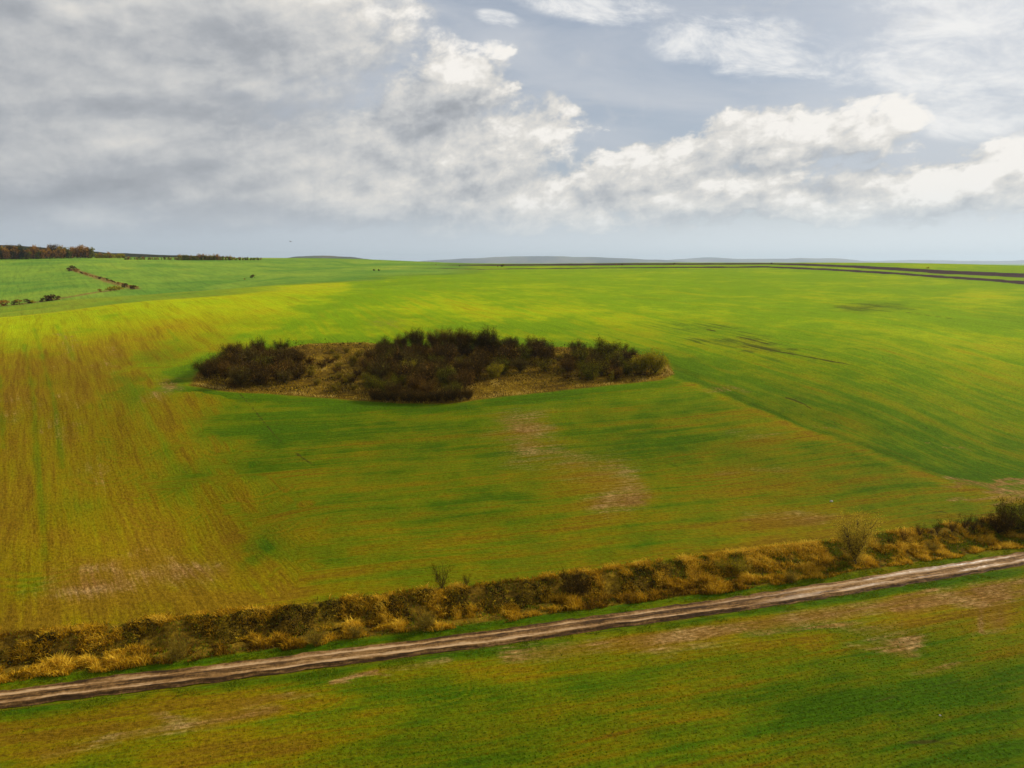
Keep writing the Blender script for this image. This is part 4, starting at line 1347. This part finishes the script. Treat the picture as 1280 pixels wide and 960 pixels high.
def far_trees():
    r = random.Random(9)

    def crown_tree(seed, h, w, mat, n=320):
        g = np.random.default_rng(seed)
        V, F = [], []
        tube(V, F, [(0, 0, -.5), (0, 0, h * .25), (w * .04, 0, h * .7)], [h * .022, h * .016, h * .006], 5)
        for k in range(4):
            a = k * 1.6 + g.uniform()
            tube(V, F, [(0, 0, h * (.25 + .1 * k)), (math.cos(a) * w * .16, math.sin(a) * w * .16, h * (.42 + .1 * k)), (math.cos(a) * w * .3, math.sin(a) * w * .3, h * (.52 + .1 * k))], [h * .009, h * .006, h * .002], 4)
        lob = g.uniform(-1, 1, size=(10, 3)) * [w * .28, w * .28, h * .34] + [0, 0, h * .46]
        dv = g.normal(size=(n, 3)); dv *= (g.uniform(size=n) ** .4 / np.linalg.norm(dv, axis=1))[:, None]
        c = lob[g.integers(0, 10, n)] + dv * [w * .24, w * .24, h * .20]
        c[:, 2] = np.clip(c[:, 2], h * .06 * g.uniform(.5, 2, n), h)
        QV, QF = quads(c, g.uniform(.7, 1.4, n) * w * .14, seed)
        tm = mesh_obj("trunk", V, F, M_BARK, link=False)
        cm = mesh_obj("crown", QV, QF, [mat], link=False)
        put_attr(cm, "tint", 'FLOAT', np.repeat(np.clip(g.normal(.5, .22, n) + (c[:, 2] / h - .55) * .5, 0, 1), 4))
        return tm, cm
    kinds = [("rust coloured", crown_tree(401, 18, 11, M_RUST)), ("rust coloured", crown_tree(402, 17, 10, M_RUST)), ("dark green", crown_tree(403, 18, 9, M_DGREEN)),
             ("olive coloured", crown_tree(404, 17, 11, M_OLIVE)), ("bare dark", crown_tree(405, 18, 9, M_TWIG)), ("golden yellow", crown_tree(406, 14, 11, M_YELLOW))]

    def put(px, py, s, k, where, group):
        x, y = cast(px, py)
        rr = math.hypot(x, y)
        plant("wood_tree", kinds[k][1], x, y, s, r.uniform(0, 6.3), f"{kinds[k][0]} autumn tree {where}", "tree", f"{kinds[k][0]} {group}", sink=.3 + 3.2 * s)
    # the wood on the left skyline
    for row, dy in enumerate((0.0, 0.0, 0.0)):
        px = -40.0
        while px < 118:
            x, y = cast(px + r.uniform(-1, 1), 323.6 + .8 * math.cos(px * .03))
            q = 1 + (row * 13 + r.uniform(-4, 4)) / math.hypot(x, y)
            k = r.choice((0, 0, 1, 2, 3, 4, 4, 0)) if px < 80 else r.choice((0, 3, 3, 1, 4, 0))
            x, y = x * q, y * q
            plant("wood_tree", kinds[k][1], x, y, r.uniform(.75, 1.3), r.uniform(0, 6.3), f"{kinds[k][0]} autumn tree in the wood on the left skyline", "tree", f"{kinds[k][0]} trees of the skyline wood", sink=.3)
            px += r.uniform(3.0, 7.0)
    for row in range(2):
        px = 121.0
        while px < 156:
            put(px, 322.6, r.uniform(.6, .85), r.choice((5, 5, 5, 0)), "at the right end of the skyline wood", "trees ending the skyline wood")
            px += r.uniform(3.5, 5.5)
    px = 224.0
    while px < 326:
        put(px, 325.2, r.uniform(.6, .85) * (1.0 if px < 290 else .6), r.choice((3, 0, 5, 3, 1)), "in the low row right of the skyline wood", "trees of the low skyline row")
        px += r.choice((1.1, 1.8, 2.4, 3.2))
    px = 156.0
    while px < 226:
        put(px, 324.6, r.uniform(.22, .42), r.choice((0, 1, 4)), "in the brown scrub on the left skyline", "scrub trees on the skyline")
        px += r.choice((1.0, 1.6, 2.6, 4.5))
    # bushes along the stream and in the valley
    ks = [("brown", crown_tree(421, 5, 7, M_RUST, 120)), ("dark", crown_tree(422, 5, 8, M_TWIG, 140)), ("yellow green", crown_tree(423, 5, 8, M_YELLOW, 120))]

    def bush(px, py, s, k, where, grp, sx=1.0):
        x, y = cast(px, py)
        o = plant("stream_bush", ks[k][1], x, y, s, r.uniform(0, 6.3), f"{ks[k][0]} bush {where}", "bush", grp, sink=.2)
    for px, py, s, k in ((2, 383, 1.1, 0), (8, 382, 1.0, 0), (17, 381.5, .8, 1), (24, 380.5, .9, 0), (34, 379.5, .8, 1), (40, 379, .6, 2)):
        bush(px, py, s, k, "by the stream at the left edge", "bushes by the stream on the left")
    for px, q in ((54, .7), (58, 1.05), (62, .85), (66, 1.1), (70, .8)):
        bush(px + r.uniform(-1, 1), 377 - (px - 54) * .1, q, 1 if q != .85 else 0, "in the dark thicket by the stream", "dark thicket by the stream")
    for px, py, s, k in ((125, 364.8, .6, 0), (138, 364.2, 1.0, 2), (144, 364, 1.1, 2), (149, 363, .9, 2)):
        bush(px, py, s, k, "where the two streams meet", "bushes where the streams meet")
    for i in range(24):
        t = i / 23
        px = 90 + t * 76
        bush(px + r.uniform(-1, 1), 338.5 + t * 21.5, r.uniform(.35, .6), r.choice((0, 0, 1)), "along the brown ditch on the green hill", "bushes along the ditch")
    for px, py, s in ((88, 339, 1.0), (92, 338, 1.3), (97, 339.5, .9)):
        bush(px, py, s, 1 if px < 95 else 0, "in the thicket at the top of the ditch", "thicket at the top of the ditch")
    bush(155, 359.5, .9, 1, "where the ditch ends, the larger one", None)
    bush(165, 361.8, .9, 1, "where the ditch ends, right of the larger one", None)
    bush(171, 361.2, .7, 0, "last one right of the ditch end", None)
    bush(315, 347.6, .8, 1, "alone on the green slope beyond the ridge", None)
    bush(306, 349.6, .35, 0, "small, left of the lone bush on the green slope", None)
    bush(468, 338.6, .5, 1, "left one of a pair beyond the bright field", None)
    bush(473, 338.6, .5, 1, "right one of a pair beyond the bright field", None)
    for px, py, s, k in ((628, 333.4, 1.3, 1), (622, 333.6, .6, 0), (575, 332.8, .6, 1), (843, 330.6, .9, 1), (965, 330, .8, 1), (545, 331, .6, 0), (770, 331.5, .8, 0), (778, 331.4, .8, 1), (1160, 336, .9, 2)):
        bush(px, py, s * .55, k, {628: "the biggest on the ploughed skyline", 622: "just left of the biggest on the ploughed skyline", 575: "left of the biggest on the ploughed skyline", 843: "above the start of the double dark strip",
                            965: "small, on the dark strip right of the middle", 545: "at the tip of the ploughed wedge", 770: "left one of two on the ploughed skyline", 778: "right one of two on the ploughed skyline",
                            1160: "small, on the skyline above the right end of the strips"}[px], None)


far_trees()


# ------------------------------------------------------------------ a bird and pale stones
def small_things():
    m, t, out = new_mat("bird_feathers")
    geo = t.n.new('ShaderNodeNewGeometry')
    principled(t, out, t.ramp(t.noise(geo.outputs['Position'], 8.0), [(.3, (.02, .02, .02)), (.7, (.06, .055, .05))]), .7)
    V, F = [], []
    tube(V, F, [(0, -.32, 0), (0, -.2, .02), (0, 0, .04), (0, .18, .03), (0, .28, .04), (0, .36, .02)], [.03, .07, .10, .08, .05, .01], 8)
    body = len(F)
    for sgn in (-1, 1):
        b = len(V)
        prof = [(0.05, .14, -.12, .05), (.30, .17, -.10, .16), (.58, .12, -.08, .15), (.85, -.02, -.10, .05)]
        for (wx, f, bk, z) in prof:
            V += [(sgn * wx, f, z + .015), (sgn * wx, bk, z), (sgn * wx, (f + bk) / 2, z - .012)]
        for i in range(3):
            for k in range(3):
                F.append((b + i * 3 + k, b + i * 3 + (k + 1) % 3, b + (i + 1) * 3 + (k + 1) % 3, b + (i + 1) * 3 + k))
    b = len(V)
    V += [(-.02, -.3, .01), (.02, -.3, .01), (.09, -.55, 0), (-.09, -.55, 0), (0, -.42, .03)]
    F += [(b, b + 1, b + 4), (b + 1, b + 2, b + 4), (b + 2, b + 3, b + 4), (b + 3, b, b + 4)]
    x, y, w = pdir(363, 302)
    d = 260.0
    o = mesh_obj("bird", V, F, m)
    o.location = (x * d, y * d, EYE + w * d)
    o.rotation_euler = (0, .25, 1.1)
    tag(o, "dark bird flying in the sky above the far green hill", "bird")
    ms, t, out = new_mat("pale_stone")
    geo = t.n.new('ShaderNodeNewGeometry')
    nn = t.noise(geo.outputs['Position'], 6.0, 4.0, .6)
    principled(t, out, t.ramp(nn, [(.3, (.38, .34, .26)), (.7, (.60, .56, .46))]), .85, t.bump(nn, .4, .05))
    for k, (px, py, s, l) in enumerate(((1039, 627, .24, "pale stone lying in the crop above the lone tree"), (1175, 895, .10, "small pale stone in the near field at lower right"))):
        x, y = cast(px, py)
        g = np.random.default_rng(k)
        V, F = [], []
        for i in range(5):
            ph = math.pi * (i + .5) / 5
            for j in range(8):
                q = 2 * math.pi * j / 8
                rr = s * g.uniform(.8, 1.1)
                V.append((rr * math.sin(ph) * math.cos(q) * 1.2, rr * math.sin(ph) * math.sin(q), rr * math.cos(ph) * .75))
        F = [(i * 8 + j, (i + 1) * 8 + j, (i + 1) * 8 + (j + 1) % 8, i * 8 + (j + 1) % 8) for i in range(4) for j in range(8)] + [tuple(range(8)), tuple(range(39, 31, -1))]
        o = mesh_obj("stone", V, F, ms)
        o.location = (x, y, gz(x, y) + s * .35)
        tag(o, l, "stone")


small_things()


# ------------------------------------------------------------------ the air
def haze():
    m, t, out = new_mat("hazy_air")
    v = t.n.new('ShaderNodeVolumePrincipled')
    v.inputs['Color'].default_value = (.72, .86, 1.0, 1)
    v.inputs['Density'].default_value = 0.000032
    v.inputs['Anisotropy'].default_value = 0.2
    t.l.new(v.outputs[0], out.inputs['Volume'])
    L, B, T = 62000.0, -60.0, 640.0
    V = [(x, y, z) for z in (B, T) for x, y in ((-L, -L), (L, -L), (L, L), (-L, L))]
    F = [(3, 2, 1, 0), (4, 5, 6, 7), (0, 1, 5, 4), (1, 2, 6, 5), (2, 3, 7, 6), (3, 0, 4, 7)]
    o = mesh_obj("haze", V, F, m)
    tag(o, "thin pale blue haze over the far hills", "haze", None, 'stuff')


haze()
scn.cycles.volume_bounces = 0
scn.cycles.max_bounces = 6
scn.cycles.transparent_max_bounces = 8
